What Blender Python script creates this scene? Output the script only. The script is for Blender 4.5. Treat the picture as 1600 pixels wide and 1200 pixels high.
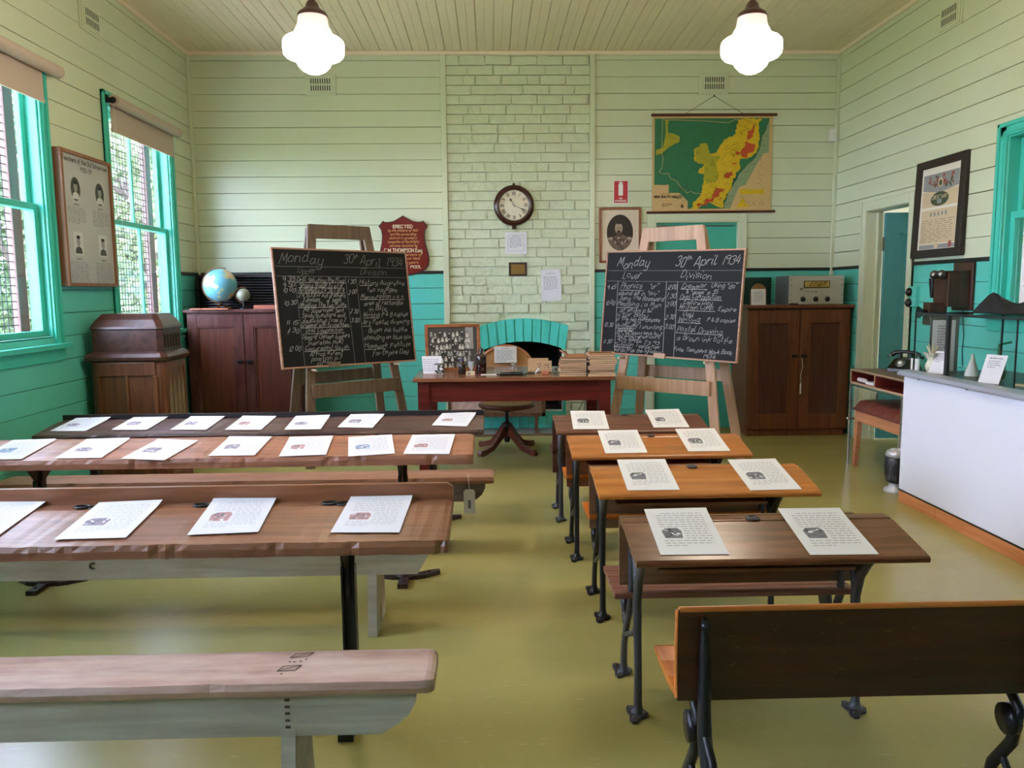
import bpy, math, random
from mathutils import Vector, Matrix
random.seed(7)
S = bpy.context.scene
for o in list(bpy.data.objects): bpy.data.objects.remove(o)
COL = S.collection
PI = math.pi
def lin(c):
    return tuple((x/255/12.92 if x/255 <= .04045 else ((x/255+.055)/1.055)**2.4) for x in c)
# ---------------------------------------------------------------- camera, world, exposure
FPX, PITCH, YAW, ROLL, CH = 1245.73, .11656, .02528, .00922, 1.38
LX, RX, BY, HT = -2.816, 3.358, 7.83, 3.622      # left wall, right wall, back wall, ceiling
def cam_axes():
    cy, sy, cp, sp = math.cos(YAW), math.sin(YAW), math.cos(PITCH), math.sin(PITCH)
    f = Vector((sy*cp, cy*cp, -sp)); r = Vector((cy, -sy, 0)); d = f.cross(r)
    c, s = math.cos(ROLL), math.sin(ROLL)
    return c*r+s*d, -s*r+c*d, f
CR, CD, CF = cam_axes()
cam = bpy.data.cameras.new('camera'); cam.sensor_width = 36; cam.lens = FPX/1600*36; cam.clip_start = .05; cam.clip_end = 200
co = bpy.data.objects.new('camera', cam); COL.objects.link(co)
co.matrix_world = Matrix(((CR.x, -CD.x, -CF.x, 0), (CR.y, -CD.y, -CF.y, 0), (CR.z, -CD.z, -CF.z, CH), (0, 0, 0, 1)))
S.camera = co
def at(px, py, x=None, y=None, z=None):
    d = CR*((px-800)/FPX)+CD*((py-600)/FPX)+CF
    t = x/d.x if x is not None else (y/d.y if y is not None else (z-CH)/d.z)
    return Vector((0, 0, CH))+d*t
w = bpy.data.worlds.new('world'); S.world = w; w.use_nodes = True
nt = w.node_tree; bg = nt.nodes['Background']
bg.inputs[0].default_value = (.73, .83, 1.14, 1); bg.inputs[1].default_value = 19.0
S.view_settings.view_transform = 'Standard'; S.view_settings.look = 'None'
S.view_settings.exposure = 0.7; S.view_settings.gamma = 1.0; S.view_settings.use_curve_mapping = False
WIN_L = [(-.02, 1.25), (2.0, 3.28), (4.03, 5.30), (6.055, 7.33)]   # left wall windows, outer casing
WZ0, WZ1 = 1.04, 2.86
# ---------------------------------------------------------------- mesh builder
class MB:
    def __init__(s): s.v = []; s.f = []; s.mi = []; s.sm = []; s.M = Matrix()
    def add(s, vs, fs, m=0, smooth=False):
        b = len(s.v); s.v += [tuple(s.M @ Vector(v)) for v in vs]
        for f in fs: s.f.append([b+i for i in f]); s.mi.append(m); s.sm.append(smooth)
    def box(s, x0, x1, y0, y1, z0, z1, m=0):
        vs = [(x, y, z) for z in (z0, z1) for y in (y0, y1) for x in (x0, x1)]
        s.add(vs, [(0, 2, 3, 1), (4, 5, 7, 6), (0, 1, 5, 4), (2, 6, 7, 3), (0, 4, 6, 2), (1, 3, 7, 5)], m)
        return s
    def cbox(s, c, d, m=0):
        return s.box(c[0]-d[0]/2, c[0]+d[0]/2, c[1]-d[1]/2, c[1]+d[1]/2, c[2]-d[2]/2, c[2]+d[2]/2, m)
    def ext(s, pts, vec, m=0, smooth=False):
        n = len(pts); v = Vector(vec); P = [Vector(p) for p in pts]
        nn = Vector((0, 0, 0))
        for i in range(n): nn += P[i].cross(P[(i+1) % n])
        if nn.dot(v) > 0: P = P[::-1]
        vs = P+[p+v for p in P]
        s.add(vs, [tuple(range(n)), tuple(range(2*n-1, n-1, -1))], m)
        s.add(vs, [((i+1) % n, i, i+n, (i+1) % n+n) for i in range(n)], m, smooth)
        return s
    def beam(s, a, b, wx, wy, m=0, up=(0, 0, 1)):
        a = Vector(a); b = Vector(b); d = (b-a).normalized(); u = d.cross(Vector(up))
        if u.length < 1e-4: u = Vector((1, 0, 0))
        u.normalize(); v = u.cross(d)
        s.ext([a+u*i*wx/2+v*j*wy/2 for i, j in ((-1, -1), (1, -1), (1, 1), (-1, 1))], b-a, m); return s
    def tube(s, path, r, n=8, m=0, flat=1.0, closed=False):
        P = [Vector(p) for p in path]; k = len(P); R = r if isinstance(r, (list, tuple)) else [r]*k
        vs = []; pu = None
        for i, p in enumerate(P):
            if closed: t = P[(i+1) % k]-P[i-1]
            else: t = P[min(i+1, k-1)]-P[max(i-1, 0)]
            t.normalize()
            if pu is None:
                pu = t.cross(Vector((1, 0, 0)))
                if pu.length < .1: pu = t.cross(Vector((0, 1, 0)))
            u = (pu-t*pu.dot(t)).normalized(); pu = u; v = t.cross(u)
            for j in range(n):
                a = 2*PI*j/n; vs.append(p+u*math.cos(a)*R[i]+v*math.sin(a)*R[i]*flat)
        fs = []
        for i in range(k if closed else k-1):
            for j in range(n):
                a, b = i*n+j, i*n+(j+1) % n; c, d = ((i+1) % k)*n+(j+1) % n, ((i+1) % k)*n+j
                fs.append((a, b, c, d))
        s.add(vs, fs, m, True)
        if not closed: s.add(vs, [tuple(range(n-1, -1, -1)), tuple(range((k-1)*n, k*n))], m)
        return s
    def lathe(s, prof, n=24, m=0, c=(0, 0, 0), caps=True, smooth=True):
        vs = [(c[0]+r*math.cos(2*PI*j/n), c[1]+r*math.sin(2*PI*j/n), c[2]+z) for r, z in prof for j in range(n)]
        k = len(prof); fs = [(i*n+j, i*n+(j+1) % n, (i+1)*n+(j+1) % n, (i+1)*n+j) for i in range(k-1) for j in range(n)]
        s.add(vs, fs, m, smooth)
        if caps:
            if prof[0][0] > 1e-4: s.add(vs, [tuple(range(n-1, -1, -1))], m)
            if prof[-1][0] > 1e-4: s.add(vs, [tuple(range((k-1)*n, k*n))], m)
        return s
    def ball(s, c, r, m=0, n=14, sq=(1, 1, 1)):
        k = n//2; M0 = s.M; s.M = M0 @ Matrix.Translation(c) @ Matrix.Diagonal((sq[0], sq[1], sq[2], 1))
        s.lathe([(max(r*math.sin(PI*i/k), 1e-5), -r*math.cos(PI*i/k)) for i in range(k+1)], n, m, caps=False); s.M = M0; return s
    def poly(s, pts, m=0): s.add(pts, [tuple(range(len(pts)))], m); return s
    def build(s, name, mats, parent=None, bevel=0, seg=2, loc=None, rot=None):
        me = bpy.data.meshes.new(name); me.from_pydata(s.v, [], s.f)
        if not isinstance(mats, (list, tuple)): mats = [mats]
        for mm in mats: me.materials.append(mm)
        me.polygons.foreach_set('material_index', s.mi); me.polygons.foreach_set('use_smooth', s.sm); me.update()
        o = bpy.data.objects.new(name, me); COL.objects.link(o)
        if parent: o.parent = parent
        if loc is not None: o.location = loc
        if rot is not None: o.rotation_euler = rot
        if bevel:
            b = o.modifiers.new('bevel', 'BEVEL'); b.width = bevel; b.segments = seg; b.limit_method = 'ANGLE'; b.angle_limit = .6
        return o
def B(x0, x1, y0, y1, z0, z1, m=0): return MB().box(x0, x1, y0, y1, z0, z1, m)
def tag(o, label, cat, group=None, kind=None):
    if label: o['label'] = label
    if cat: o['category'] = cat
    if group: o['group'] = group
    if kind: o['kind'] = kind
    return o
def thing(name, label, cat, loc=(0, 0, 0), rz=0, group=None, rot=None):
    o = bpy.data.objects.new(name, None); COL.objects.link(o); o.empty_display_size = .1
    o.location = loc; o.rotation_euler = rot if rot else (0, 0, rz); return tag(o, label, cat, group)
def struct(o, label=None): o['kind'] = 'structure'; 
def copy_tree(o, parent=None):
    c = o.copy(); COL.objects.link(c); c.parent = parent
    for ch in [x for x in list(COL.objects) if x.parent == o]: copy_tree(ch, c)
    return c
# ---------------------------------------------------------------- materials
def mat(name, col, rough=.5, metal=0, spec=.5, em=None, es=0, bump=0, bscale=60, var=0, vscale=6, coat=0):
    m = bpy.data.materials.new(name); m.use_nodes = True; n = m.node_tree; p = n.nodes['Principled BSDF']
    c = lin(col); p.inputs['Base Color'].default_value = (*c, 1); p.inputs['Roughness'].default_value = rough
    p.inputs['Metallic'].default_value = metal; p.inputs['Specular IOR Level'].default_value = spec
    p.inputs['Coat Weight'].default_value = coat
    if em: p.inputs['Emission Color'].default_value = (*lin(em), 1); p.inputs['Emission Strength'].default_value = es
    if bump or var:
        tc = n.nodes.new('ShaderNodeTexCoord')
        if var:
            a = n.nodes.new('ShaderNodeTexNoise'); a.inputs['Scale'].default_value = vscale; a.inputs['Detail'].default_value = 4
            n.links.new(tc.outputs['Object'], a.inputs['Vector'])
            r = n.nodes.new('ShaderNodeMix'); r.data_type = 'RGBA'
            r.inputs[6].default_value = (*[x*(1-var) for x in c], 1); r.inputs[7].default_value = (*[min(1, x*(1+var)) for x in c], 1)
            n.links.new(a.outputs['Fac'], r.inputs[0]); n.links.new(r.outputs[2], p.inputs['Base Color'])
        if bump:
            a = n.nodes.new('ShaderNodeTexNoise'); a.inputs['Scale'].default_value = bscale; a.inputs['Detail'].default_value = 3
            n.links.new(tc.outputs['Object'], a.inputs['Vector'])
            b = n.nodes.new('ShaderNodeBump'); b.inputs['Strength'].default_value = bump; b.inputs['Distance'].default_value = .01
            n.links.new(a.outputs['Fac'], b.inputs['Height']); n.links.new(b.outputs['Normal'], p.inputs['Normal'])
    return m
def wood(name, c1, c2, axis='x', rough=.4, scale=3., bump=.15, worn=None, wornamt=.6, spec=.5, stretch=14):
    m = bpy.data.materials.new(name); m.use_nodes = True; n = m.node_tree; p = n.nodes['Principled BSDF']
    tc = n.nodes.new('ShaderNodeTexCoord'); mp = n.nodes.new('ShaderNodeMapping')
    sc = {'x': (1, stretch, stretch), 'y': (stretch, 1, stretch), 'z': (stretch, stretch, 1)}[axis]; mp.inputs['Scale'].default_value = sc
    n.links.new(tc.outputs['Object'], mp.inputs['Vector'])
    a = n.nodes.new('ShaderNodeTexNoise'); a.inputs['Scale'].default_value = scale; a.inputs['Detail'].default_value = 6; a.inputs['Distortion'].default_value = .6
    n.links.new(mp.outputs[0], a.inputs['Vector'])
    cr = n.nodes.new('ShaderNodeValToRGB'); e = cr.color_ramp.elements
    e[0].position = .32; e[0].color = (*lin(c1), 1); e[1].position = .68; e[1].color = (*lin(c2), 1)
    n.links.new(a.outputs['Fac'], cr.inputs[0]); out = cr.outputs[0]
    if worn:
        b = n.nodes.new('ShaderNodeTexNoise'); b.inputs['Scale'].default_value = 2.2; b.inputs['Detail'].default_value = 8; b.inputs['Roughness'].default_value = .65
        mp2 = n.nodes.new('ShaderNodeMapping'); mp2.inputs['Scale'].default_value = tuple((1 if k == 1 else 3) for k in sc)
        n.links.new(tc.outputs['Object'], mp2.inputs['Vector']); n.links.new(mp2.outputs[0], b.inputs['Vector'])
        r2 = n.nodes.new('ShaderNodeValToRGB'); r2.color_ramp.elements[0].position = .45; r2.color_ramp.elements[1].position = .65
        r2.color_ramp.elements[1].color = (wornamt, wornamt, wornamt, 1); n.links.new(b.outputs['Fac'], r2.inputs[0])
        mx = n.nodes.new('ShaderNodeMix'); mx.data_type = 'RGBA'; mx.inputs[7].default_value = (*lin(worn), 1)
        n.links.new(r2.outputs[0], mx.inputs[0]); n.links.new(out, mx.inputs[6]); out = mx.outputs[2]
    n.links.new(out, p.inputs['Base Color']); p.inputs['Roughness'].default_value = rough; p.inputs['Specular IOR Level'].default_value = spec
    bu = n.nodes.new('ShaderNodeBump'); bu.inputs['Strength'].default_value = bump; bu.inputs['Distance'].default_value = .004
    n.links.new(a.outputs['Fac'], bu.inputs['Height']); n.links.new(bu.outputs[0], p.inputs['Normal'])
    return m
def glassmat(name, tint=(255, 255, 255), k=.04):
    m = bpy.data.materials.new(name); m.use_nodes = True; n = m.node_tree; n.nodes.clear()
    o = n.nodes.new('ShaderNodeOutputMaterial'); t = n.nodes.new('ShaderNodeBsdfTransparent'); g = n.nodes.new('ShaderNodeBsdfGlossy')
    t.inputs[0].default_value = (*lin(tint), 1); g.inputs['Roughness'].default_value = .02
    fr = n.nodes.new('ShaderNodeFresnel'); fr.inputs[0].default_value = 1.5
    ge = n.nodes.new('ShaderNodeNewGeometry'); su = n.nodes.new('ShaderNodeMath'); su.operation = 'SUBTRACT'; su.inputs[0].default_value = 1; n.links.new(ge.outputs['Backfacing'], su.inputs[1])
    mu = n.nodes.new('ShaderNodeMath'); mu.operation = 'MULTIPLY'; n.links.new(su.outputs[0], mu.inputs[0]); n.links.new(fr.outputs[0], mu.inputs[1])
    x = n.nodes.new('ShaderNodeMixShader'); n.links.new(mu.outputs[0], x.inputs[0]); n.links.new(t.outputs[0], x.inputs[1]); n.links.new(g.outputs[0], x.inputs[2])
    n.links.new(x.outputs[0], o.inputs[0]); return m
SAGE = mat('sage_paint', (208, 215, 185), .3, bump=.12, bscale=9, var=.05, vscale=2)
TEAL = mat('teal_paint', (96, 200, 184), .28, bump=.12, bscale=9, var=.06, vscale=2)
TEALW = mat('teal_window_paint', (70, 196, 176), .3, bump=.05, bscale=20, var=.04)
CREAM = mat('cream_ceiling_paint', (238, 222, 194), .45, var=.05, bump=.06, bscale=12)
CREAMT = mat('cream_trim_paint', (240, 222, 198), .4)
GAPM = mat('bare_backing_board', (92, 84, 62), .8)
BLACKT = mat('black_trim_paint', (22, 24, 24), .4)
BRK = mat('sage_brick_paint', (208, 216, 186), .36, bump=.8, bscale=14, var=.06, vscale=5)
BRKT = mat('teal_brick_paint', (82, 205, 190), .32, bump=.4, bscale=16, var=.06)
SOOT = mat('soot', (8, 8, 8), .95)
IRON = mat('black_iron', (30, 31, 36), .35, metal=.3, bump=.25, bscale=40)
IRONG = mat('worn_grey_iron', (72, 72, 78), .4, metal=.4, bump=.25, bscale=40)
IRONB = mat('brown_iron', (62, 46, 44), .42, metal=.2, bump=.25, bscale=40)
CHROME = mat('chrome', (205, 205, 210), .18, metal=1)
STEEL = mat('dull_steel', (120, 120, 120), .35, metal=1)
BRASS = mat('brass', (150, 110, 50), .4, metal=1)
PAPER = mat('white_paper', (222, 222, 226), .7)
INK = mat('grey_print', (120, 120, 128), .8)
INKD = mat('dark_print', (45, 45, 50), .8)
INKR = mat('faded_red_print', (170, 130, 128), .8, var=.3, vscale=90)
INKG = mat('picture_grey', (118, 118, 122), .8, var=.55, vscale=70)
WHITE = mat('white_plastic', (232, 232, 230), .4)
BLACK = mat('black_plastic', (14, 14, 15), .3)
GLASS = glassmat('clear_glass')
# ---------------------------------------------------------------- stroke lettering
GL = dict(a='46 37 17 05 04 13 23 45;47 44 53', b='0A 04 13 33 44 46 37 17 06', c='46 37 17 05 04 13 33 44', d='46 37 17 05 04 13 33 44;4A 44 53',
 e='05 45 46 37 17 05 04 13 33 44', f='49 3A 2A 19 11 00;07 37', g='46 37 17 05 04 13 33 44;47 41 30 10 01', h='0A 03;05 17 37 46 43', i='07 04 13;19 1A',
 j='27 21 10 00;29 2A', k='0A 03;47 05 43', l='0A 04 13 24', m='07 03;06 17 26 23;26 37 46 44 53', n='07 03;05 17 37 46 44 53', o='17 05 04 13 33 44 46 37 17',
 p='07 00;06 17 37 46 44 33 13 04', q='46 37 17 05 04 13 33 44;47 40 51', r='07 03;05 17 37', s='46 37 17 06 15 35 44 33 13 04', t='1A 14 23 33;07 37',
 u='07 04 13 33 44;47 44 53', v='07 23 47', w='07 13 25 33 47', x='07 43;47 03', y='07 04 13 33 44;47 41 30 10 01', z='07 47 03 43',
 A='03 2A 3A 53;15 45', B='03 0A 3A 49 48 37 07;37 46 44 33 03', C='59 4A 1A 08 05 13 43 54', D='03 0A 3A 58 55 33 03', E='4A 0A 03 43;07 37',
 F='03 0A 4A;07 37', G='59 4A 1A 08 05 13 43 55 35', H='03 0A;53 5A;07 57', I='1A 13', J='3A 34 23 13 04', K='0A 03;4A 06 43', L='0A 03 43', M='03 1A 35 5A 63', N='03 0A 53 5A',
 O='1A 08 05 13 43 55 58 4A 1A', P='03 0A 3A 49 48 37 07', Q='1A 08 05 13 43 55 58 4A 1A;35 53', R='03 0A 3A 49 48 37 07;37 43', S='49 3A 1A 09 08 17 37 46 44 33 13 04', T='0A 6A;3A 33', U='0A 04 13 43 54 5A',
 V='0A 23 4A', W='0A 13 38 53 6A', X='0A 53;5A 03', Y='0A 27 4A;27 23')
GL.update({'0': '1A 08 05 13 33 45 48 3A 1A', '1': '1A 13', '2': '09 1A 3A 49 48 03 43', '3': '09 1A 3A 49 48 27 46 44 33 13 04', '4': '2A 05 45;38 33',
 '5': '4A 0A 07 37 46 44 33 03', '6': '3A 08 05 13 33 44 46 37 06', '7': '0A 4A 13', '8': '17 08 09 1A 3A 49 48 37 17 06 04 13 33 44 46 37', '9': '48 37 17 08 09 1A 3A 49 43',
 '.': '03 13', ',': '13 02', '"': '08 0A;28 2A', "'": '08 0A', '-': '06 36', '+': '06 46;28 24', '(': '2B 08 05 22', ')': '0B 28 25 02', ':': '04 05;07 08', '=': '05 45;07 47', '&': '43 09 1A 29 05 13 33 46'})
def stroke(mb, pts, o, u, v, wd, m):
    n = u.cross(v).normalized()
    for i in range(len(pts)-1):
        a = o+u*pts[i][0]+v*pts[i][1]; b = o+u*pts[i+1][0]+v*pts[i+1][1]; d = b-a
        if d.length < 1e-6: continue
        d.normalize(); s = n.cross(d)*wd/2; e = d*wd*.3
        mb.add([a-e-s, b+e-s, b+e+s, a-e+s], [(0, 1, 2, 3)], m)
def write(mb, s, o, u, v, h, wd=.003, m=1, slant=.35, jit=.0, wide=1., width=None, align='l', off=.0006):
    """stroke lettering on the plane (o,u,v); h = capital height"""
    o = Vector(o); u = Vector(u).normalized(); v = Vector(v).normalized(); k = h/7
    def adv(c):
        if c == ' ': return 3.2
        g = GL.get(c)
        return (max(int(p[0]) for q in g.split(';') for p in q.split())+1.6) if g else 2
    tot = sum(adv(c) for c in s)*k*wide
    if width: wide *= width/tot; tot = width
    x = -tot/2 if align == 'c' else 0; n = u.cross(v).normalized()*off
    for c in s:
        g = GL.get(c)
        if g:
            dy = random.uniform(-jit, jit)*h
            for q in g.split(';'):
                pts = []
                for p in q.split():
                    gx = int(p[0])+random.uniform(-jit, jit); gy = int(p[1], 16)-3+random.uniform(-jit, jit)
                    pts.append((x+(gx*wide+gy*slant)*k, gy*k+dy))
                stroke(mb, pts, o+n, u, v, wd, m)
        x += adv(c)*k*wide
    return tot
def dashes(mb, o, u, v, W, rows, gap, th, m, off=.0006, seed=1, last=.6):
    r = random.Random(seed); o = Vector(o); u = Vector(u).normalized(); v = Vector(v).normalized(); n = u.cross(v)*off
    for k in range(rows):
        x = 0; end = W*(last if k == rows-1 else r.uniform(.9, 1))
        while x < end:
            l = min(r.uniform(.012, .035)*W/.16, end-x); a = o+n+u*x-v*(k*gap)
            mb.add([a, a+u*l, a+u*l+v*th, a+v*th], [(0, 1, 2, 3)], m); x += l+.05*W/.9
def jag(pts, k=2, amt=.12, seed=3, closed=True):
    r = random.Random(seed); P = [Vector(p) for p in pts]
    for _ in range(k):
        Q = []; n = len(P)
        for i in range(n if closed else n-1):
            a = P[i]; b = P[(i+1) % n]; d = b-a; Q.append(a); Q.append((a+b)/2+Vector((-d.y, d.x))*r.uniform(-amt, amt))
        if not closed: Q.append(P[-1])
        P = Q
    return P
# ---------------------------------------------------------------- room shell
def cells(u0, u1, z0, z1, ops):
    us = sorted({u0, u1, *[min(max(x, u0), u1) for o in ops for x in o[:2]]}); zs = sorted({z0, z1, *[min(max(x, z0), z1) for o in ops for x in o[2:]]})
    for i in range(len(us)-1):
        run = None
        for j in range(len(zs)-1):
            cu, cz = (us[i]+us[i+1])/2, (zs[j]+zs[j+1])/2
            if us[i+1]-us[i] < 1e-5 or zs[j+1]-zs[j] < 1e-5: continue
            if not any(o[0] < cu < o[1] and o[2] < cz < o[3] for o in ops): yield us[i], us[i+1], zs[j], zs[j+1]
DADO = 1.564
def wall(name, org, udir, nout, u0, u1, ops, slab=.12, gapx=()):
    """tongue-and-groove boarded wall; u along the wall, nout away from the room"""
    mb = MB(); U = Vector(udir); N = Vector(nout); O = Vector(org); Z = Vector((0, 0, 1))
    rows = [(HT, 3.54)]+[(3.54-.152*k, 3.54-.152*(k+1)) for k in range(23)]+[(3.54-.152*23, 0)]
    us = sorted({u0, u1, *[min(max(x, u0), u1) for o in ops for x in o[:2]]})
    for zt, zb in rows:
        if zt-zb < .01: continue
        m = 0 if zb >= DADO-.02 else 1
        # merge adjacent intervals with the same z coverage
        segs = []
        for i in range(len(us)-1):
            a, b = us[i], us[i+1]
            if b-a < 1e-5: continue
            zs = [(zb, zt)]
            for o in ops:
                if o[0] < (a+b)/2 < o[1]:
                    nz = []
                    for p, q in zs:
                        if o[3] <= p or o[2] >= q: nz.append((p, q))
                        else:
                            if o[2] > p+.004: nz.append((p, o[2]))
                            if o[3] < q-.004: nz.append((o[3], q))
                    zs = nz
            for p, q in zs:
                if segs and abs(segs[-1][1]-a) < 1e-6 and segs[-1][2:] == (p, q): segs[-1] = (segs[-1][0], b, p, q)
                else: segs.append((a, b, p, q))
        jx = random.uniform(-.0008, .0008)
        for a, b, p, q in segs:
            g = .0016+(.0012 if random.random() < .3 else 0); c = min(g+.0022, (q-p)/3)
            sec = [(p+g, .018), (p+g, jx+.002), (p+c, jx), (q-c, jx), (q-g, jx+.002), (q-g, .018)]
            mb.ext([O+U*a+Z*z+N*d for z, d in sec], U*(b-a), m)
    for a, b, p, q in cells(u0, u1, 0, HT, ops):
        P = [O+U*a+Z*p+N*.017, O+U*b+Z*p+N*.017, O+U*b+Z*q+N*.017, O+U*a+Z*q+N*.017]
        mb.ext(P, N*slab, 2)
    o = mb.build(name, [SAGE, TEAL, GAPM]); o['kind'] = 'structure'; return o
WI = .085   # casing width
lops = [(a+WI, b-WI, WZ0+.08, WZ1-WI) for a, b in WIN_L]
wall('wall_left', (LX, 0, 0), (0, 1, 0), (-1, 0, 0), -2.62, BY, lops)
W3 = (4.03, 5.30, 1.17, 2.43); DR = (6.39, 7.12, 0, 2.05)
wall('wall_right', (RX, 0, 0), (0, 1, 0), (1, 0, 0), -2.62, BY, [(W3[0]+WI, W3[1]-WI, W3[2]+.05, W3[3]-WI), DR])
CHL, CHR = -.40, .962
D2 = (1.598, 2.42, 0, 2.03)
wall('wall_back', (0, BY, 0), (1, 0, 0), (0, 1, 0), LX-.13, RX+.13, [(CHL, CHR, 0, HT), D2])
rops = []
wall('wall_front', (0, -2.5, 0), (1, 0, 0), (0, -1, 0), LX-.13, RX+.13, rops)
# floor
FLOOR = bpy.data.materials.new('olive_vinyl'); FLOOR.use_nodes = True; n = FLOOR.node_tree; p = n.nodes['Principled BSDF']
tc = n.nodes.new('ShaderNodeTexCoord')
def noise(scale, mp, det=5, rgh=.5):
    a = n.nodes.new('ShaderNodeTexNoise'); a.inputs['Scale'].default_value = scale; a.inputs['Detail'].default_value = det; a.inputs['Roughness'].default_value = rgh
    q = n.nodes.new('ShaderNodeMapping'); q.inputs['Scale'].default_value = mp; n.links.new(tc.outputs['Object'], q.inputs[0]); n.links.new(q.outputs[0], a.inputs[0]); return a
def ramp(src, p0, p1, c0, c1):
    r = n.nodes.new('ShaderNodeValToRGB'); e = r.color_ramp.elements; e[0].position = p0; e[1].position = p1; e[0].color = (*c0, 1); e[1].color = (*c1, 1)
    n.links.new(src, r.inputs[0]); return r
a = noise(1.3, (.35, 1.8, 1), 3); r1 = ramp(a.outputs[0], .3, .7, lin((160, 150, 86)), lin((171, 161, 98)))
b_ = noise(16, (1., 9, 1), 1); r2 = ramp(b_.outputs[0], .71, .74, (0, 0, 0), (.5, .5, .5))
c_ = noise(60, (1, 1, 1), 3); r3 = ramp(c_.outputs[0], .84, .86, (0, 0, 0), (.3, .3, .3))
mx = n.nodes.new('ShaderNodeMix'); mx.data_type = 'RGBA'; mx.inputs[7].default_value = (*lin((196, 188, 140)), 1); n.links.new(r2.outputs[0], mx.inputs[0]); n.links.new(r1.outputs[0], mx.inputs[6])
mx2 = n.nodes.new('ShaderNodeMix'); mx2.data_type = 'RGBA'; mx2.inputs[7].default_value = (*lin((70, 66, 36)), 1); n.links.new(r3.outputs[0], mx2.inputs[0]); n.links.new(mx.outputs[2], mx2.inputs[6])
n.links.new(mx2.outputs[2], p.inputs['Base Color'])
d_ = noise(2, (.5, 2, 1), 3); r4 = ramp(d_.outputs[0], .3, .7, (.25,)*3, (.27,)*3); n.links.new(r4.outputs[0], p.inputs['Roughness'])
bu = n.nodes.new('ShaderNodeBump'); bu.inputs['Strength'].default_value = .05; bu.inputs['Distance'].default_value = .02; e_ = noise(3, (.6, 2.5, 1), 2); n.links.new(e_.outputs[0], bu.inputs['Height']); n.links.new(bu.outputs[0], p.inputs['Normal'])
o = B(LX-.14, RX+.14, -2.64, BY+.14, -.1, 0).build('floor', FLOOR); o['kind'] = 'structure'
# ceiling boards running towards the back wall
mb = MB(); x = LX-.14; cw = .1508; x = .05-cw*20
while x < RX+.14:
    g, c = .0022, .005; y0, y1 = -2.64, BY+.14
    sec = [(x+g, .018), (x+g, .004), (x+c, 0), (x+cw*.48, 0), (x+cw*.495, .003), (x+cw*.51, 0), (x+cw-c, 0), (x+cw-g, .004), (x+cw-g, .018)]
    mb.ext([(a, y0, HT+d) for a, d in sec], (0, y1-y0, 0)); x += cw
mb.box(LX-.3, RX+.3, -2.8, BY+.3, HT+.017, HT+.12)
o = mb.build('ceiling', CREAM); o['kind'] = 'structure'
def trim(n, mb, m, bevel=.004): o = mb.build('trim_%d' % n, m, bevel=bevel); o['kind'] = 'structure'
trim(1, B(LX, RX, BY-.022, BY, HT-.035, HT), CREAMT)
trim(2, B(LX, LX+.022, -2.5, BY-.02, HT-.035, HT), CREAMT)
trim(3, B(RX-.022, RX, -2.5, BY-.02, HT-.035, HT), CREAMT)
trim(4, B(LX, LX+.03, BY-.03, BY, 0, HT-.035), [SAGE]); trim(5, B(RX-.03, RX, BY-.03, BY, 0, HT-.035), [SAGE])
trim(6, B(CHL-.055, CHL, BY-.03, BY+.02, 0, HT-.035), [SAGE]); trim(7, B(CHR, CHR+.05, BY-.03, BY+.02, 0, HT-.035), [SAGE])
k = 8
for a, b in ((LX+.03, CHL-.055), (CHR+.05, D2[0]-.075), (D2[1]+.075, RX-.03)):
    trim(k, B(a, b, BY-.015, BY, DADO-.014, DADO+.014), BLACKT, .003); k += 1
for a, b in ((BY-.03, 7.33), (6.055, 5.30), (4.03, 3.28), (2.0, 1.25)):
    trim(k, B(LX, LX+.015, b, a, DADO-.014, DADO+.014), BLACKT, .003); k += 1
for a, b in ((7.20, BY-.03), (5.30, 6.31), (-2.5, 4.03)):
    trim(k, B(RX-.015, RX, a, b, DADO-.014, DADO+.014), BLACKT, .003); k += 1
# chimney breast of painted brick
mb = MB(); rng = random.Random(5)
FX0, FX1, FZ0, FZ1 = -.07, .70, .185, .88     # fireplace opening
def arch_z(x, base, rise): t = (x-(FX0+FX1)/2)/((FX1-FX0)/2+.05); return base+rise*(1-t*t)
for a, b, p, q in cells(CHL, CHR, 0, HT, [(FX0, FX1, FZ0, FZ1)]): mb.box(a, b, BY+.018, BY+.13, p, q, 0)
rh = .0895; row = 0; z = 0
while z < HT-.03:
    zt = min(z+rh, HT-.04); x = CHL-.002; i = 0
    x -= [0, .13, .06, .19][row % 4]*.6
    while x < CHR:
        wd = .118 if (row % 3 == 1 and i % 3 == 1) else .245
        a = max(x, CHL+.001); b = min(x+wd-rng.uniform(.008, .013), CHR-.001); x += wd; i += 1
        if b-a < .02: continue
        dp = rng.uniform(0, .008); gz = rng.uniform(.008, .014)
        inar = b > FX0-.03 and a < FX1+.03 and zt > FZ0-.19 and z < arch_z((a+b)/2, 1.04, .06)
        if inar:
            # keep the parts outside the arch zone
            segs = [(a, min(b, FX0-.035)), (max(a, FX1+.035), b)]
            if zt > FZ0-.02:
                for a2, b2 in segs:
                    if b2-a2 > .02: mb.box(a2, b2, BY-.004-dp, BY+.022, z+gz/2, zt-gz/2, 0)
                continue
            continue
        t2 = rng.uniform(-.003, .003)
        mb.ext([(a, BY-.004-dp, z+gz/2+t2), (b, BY-.004-dp, z+gz/2), (b, BY-.004-dp, zt-gz/2), (a, BY-.004-dp, zt-gz/2+t2)], (0, .028, 0), 0)
    z += rh; row += 1
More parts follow.
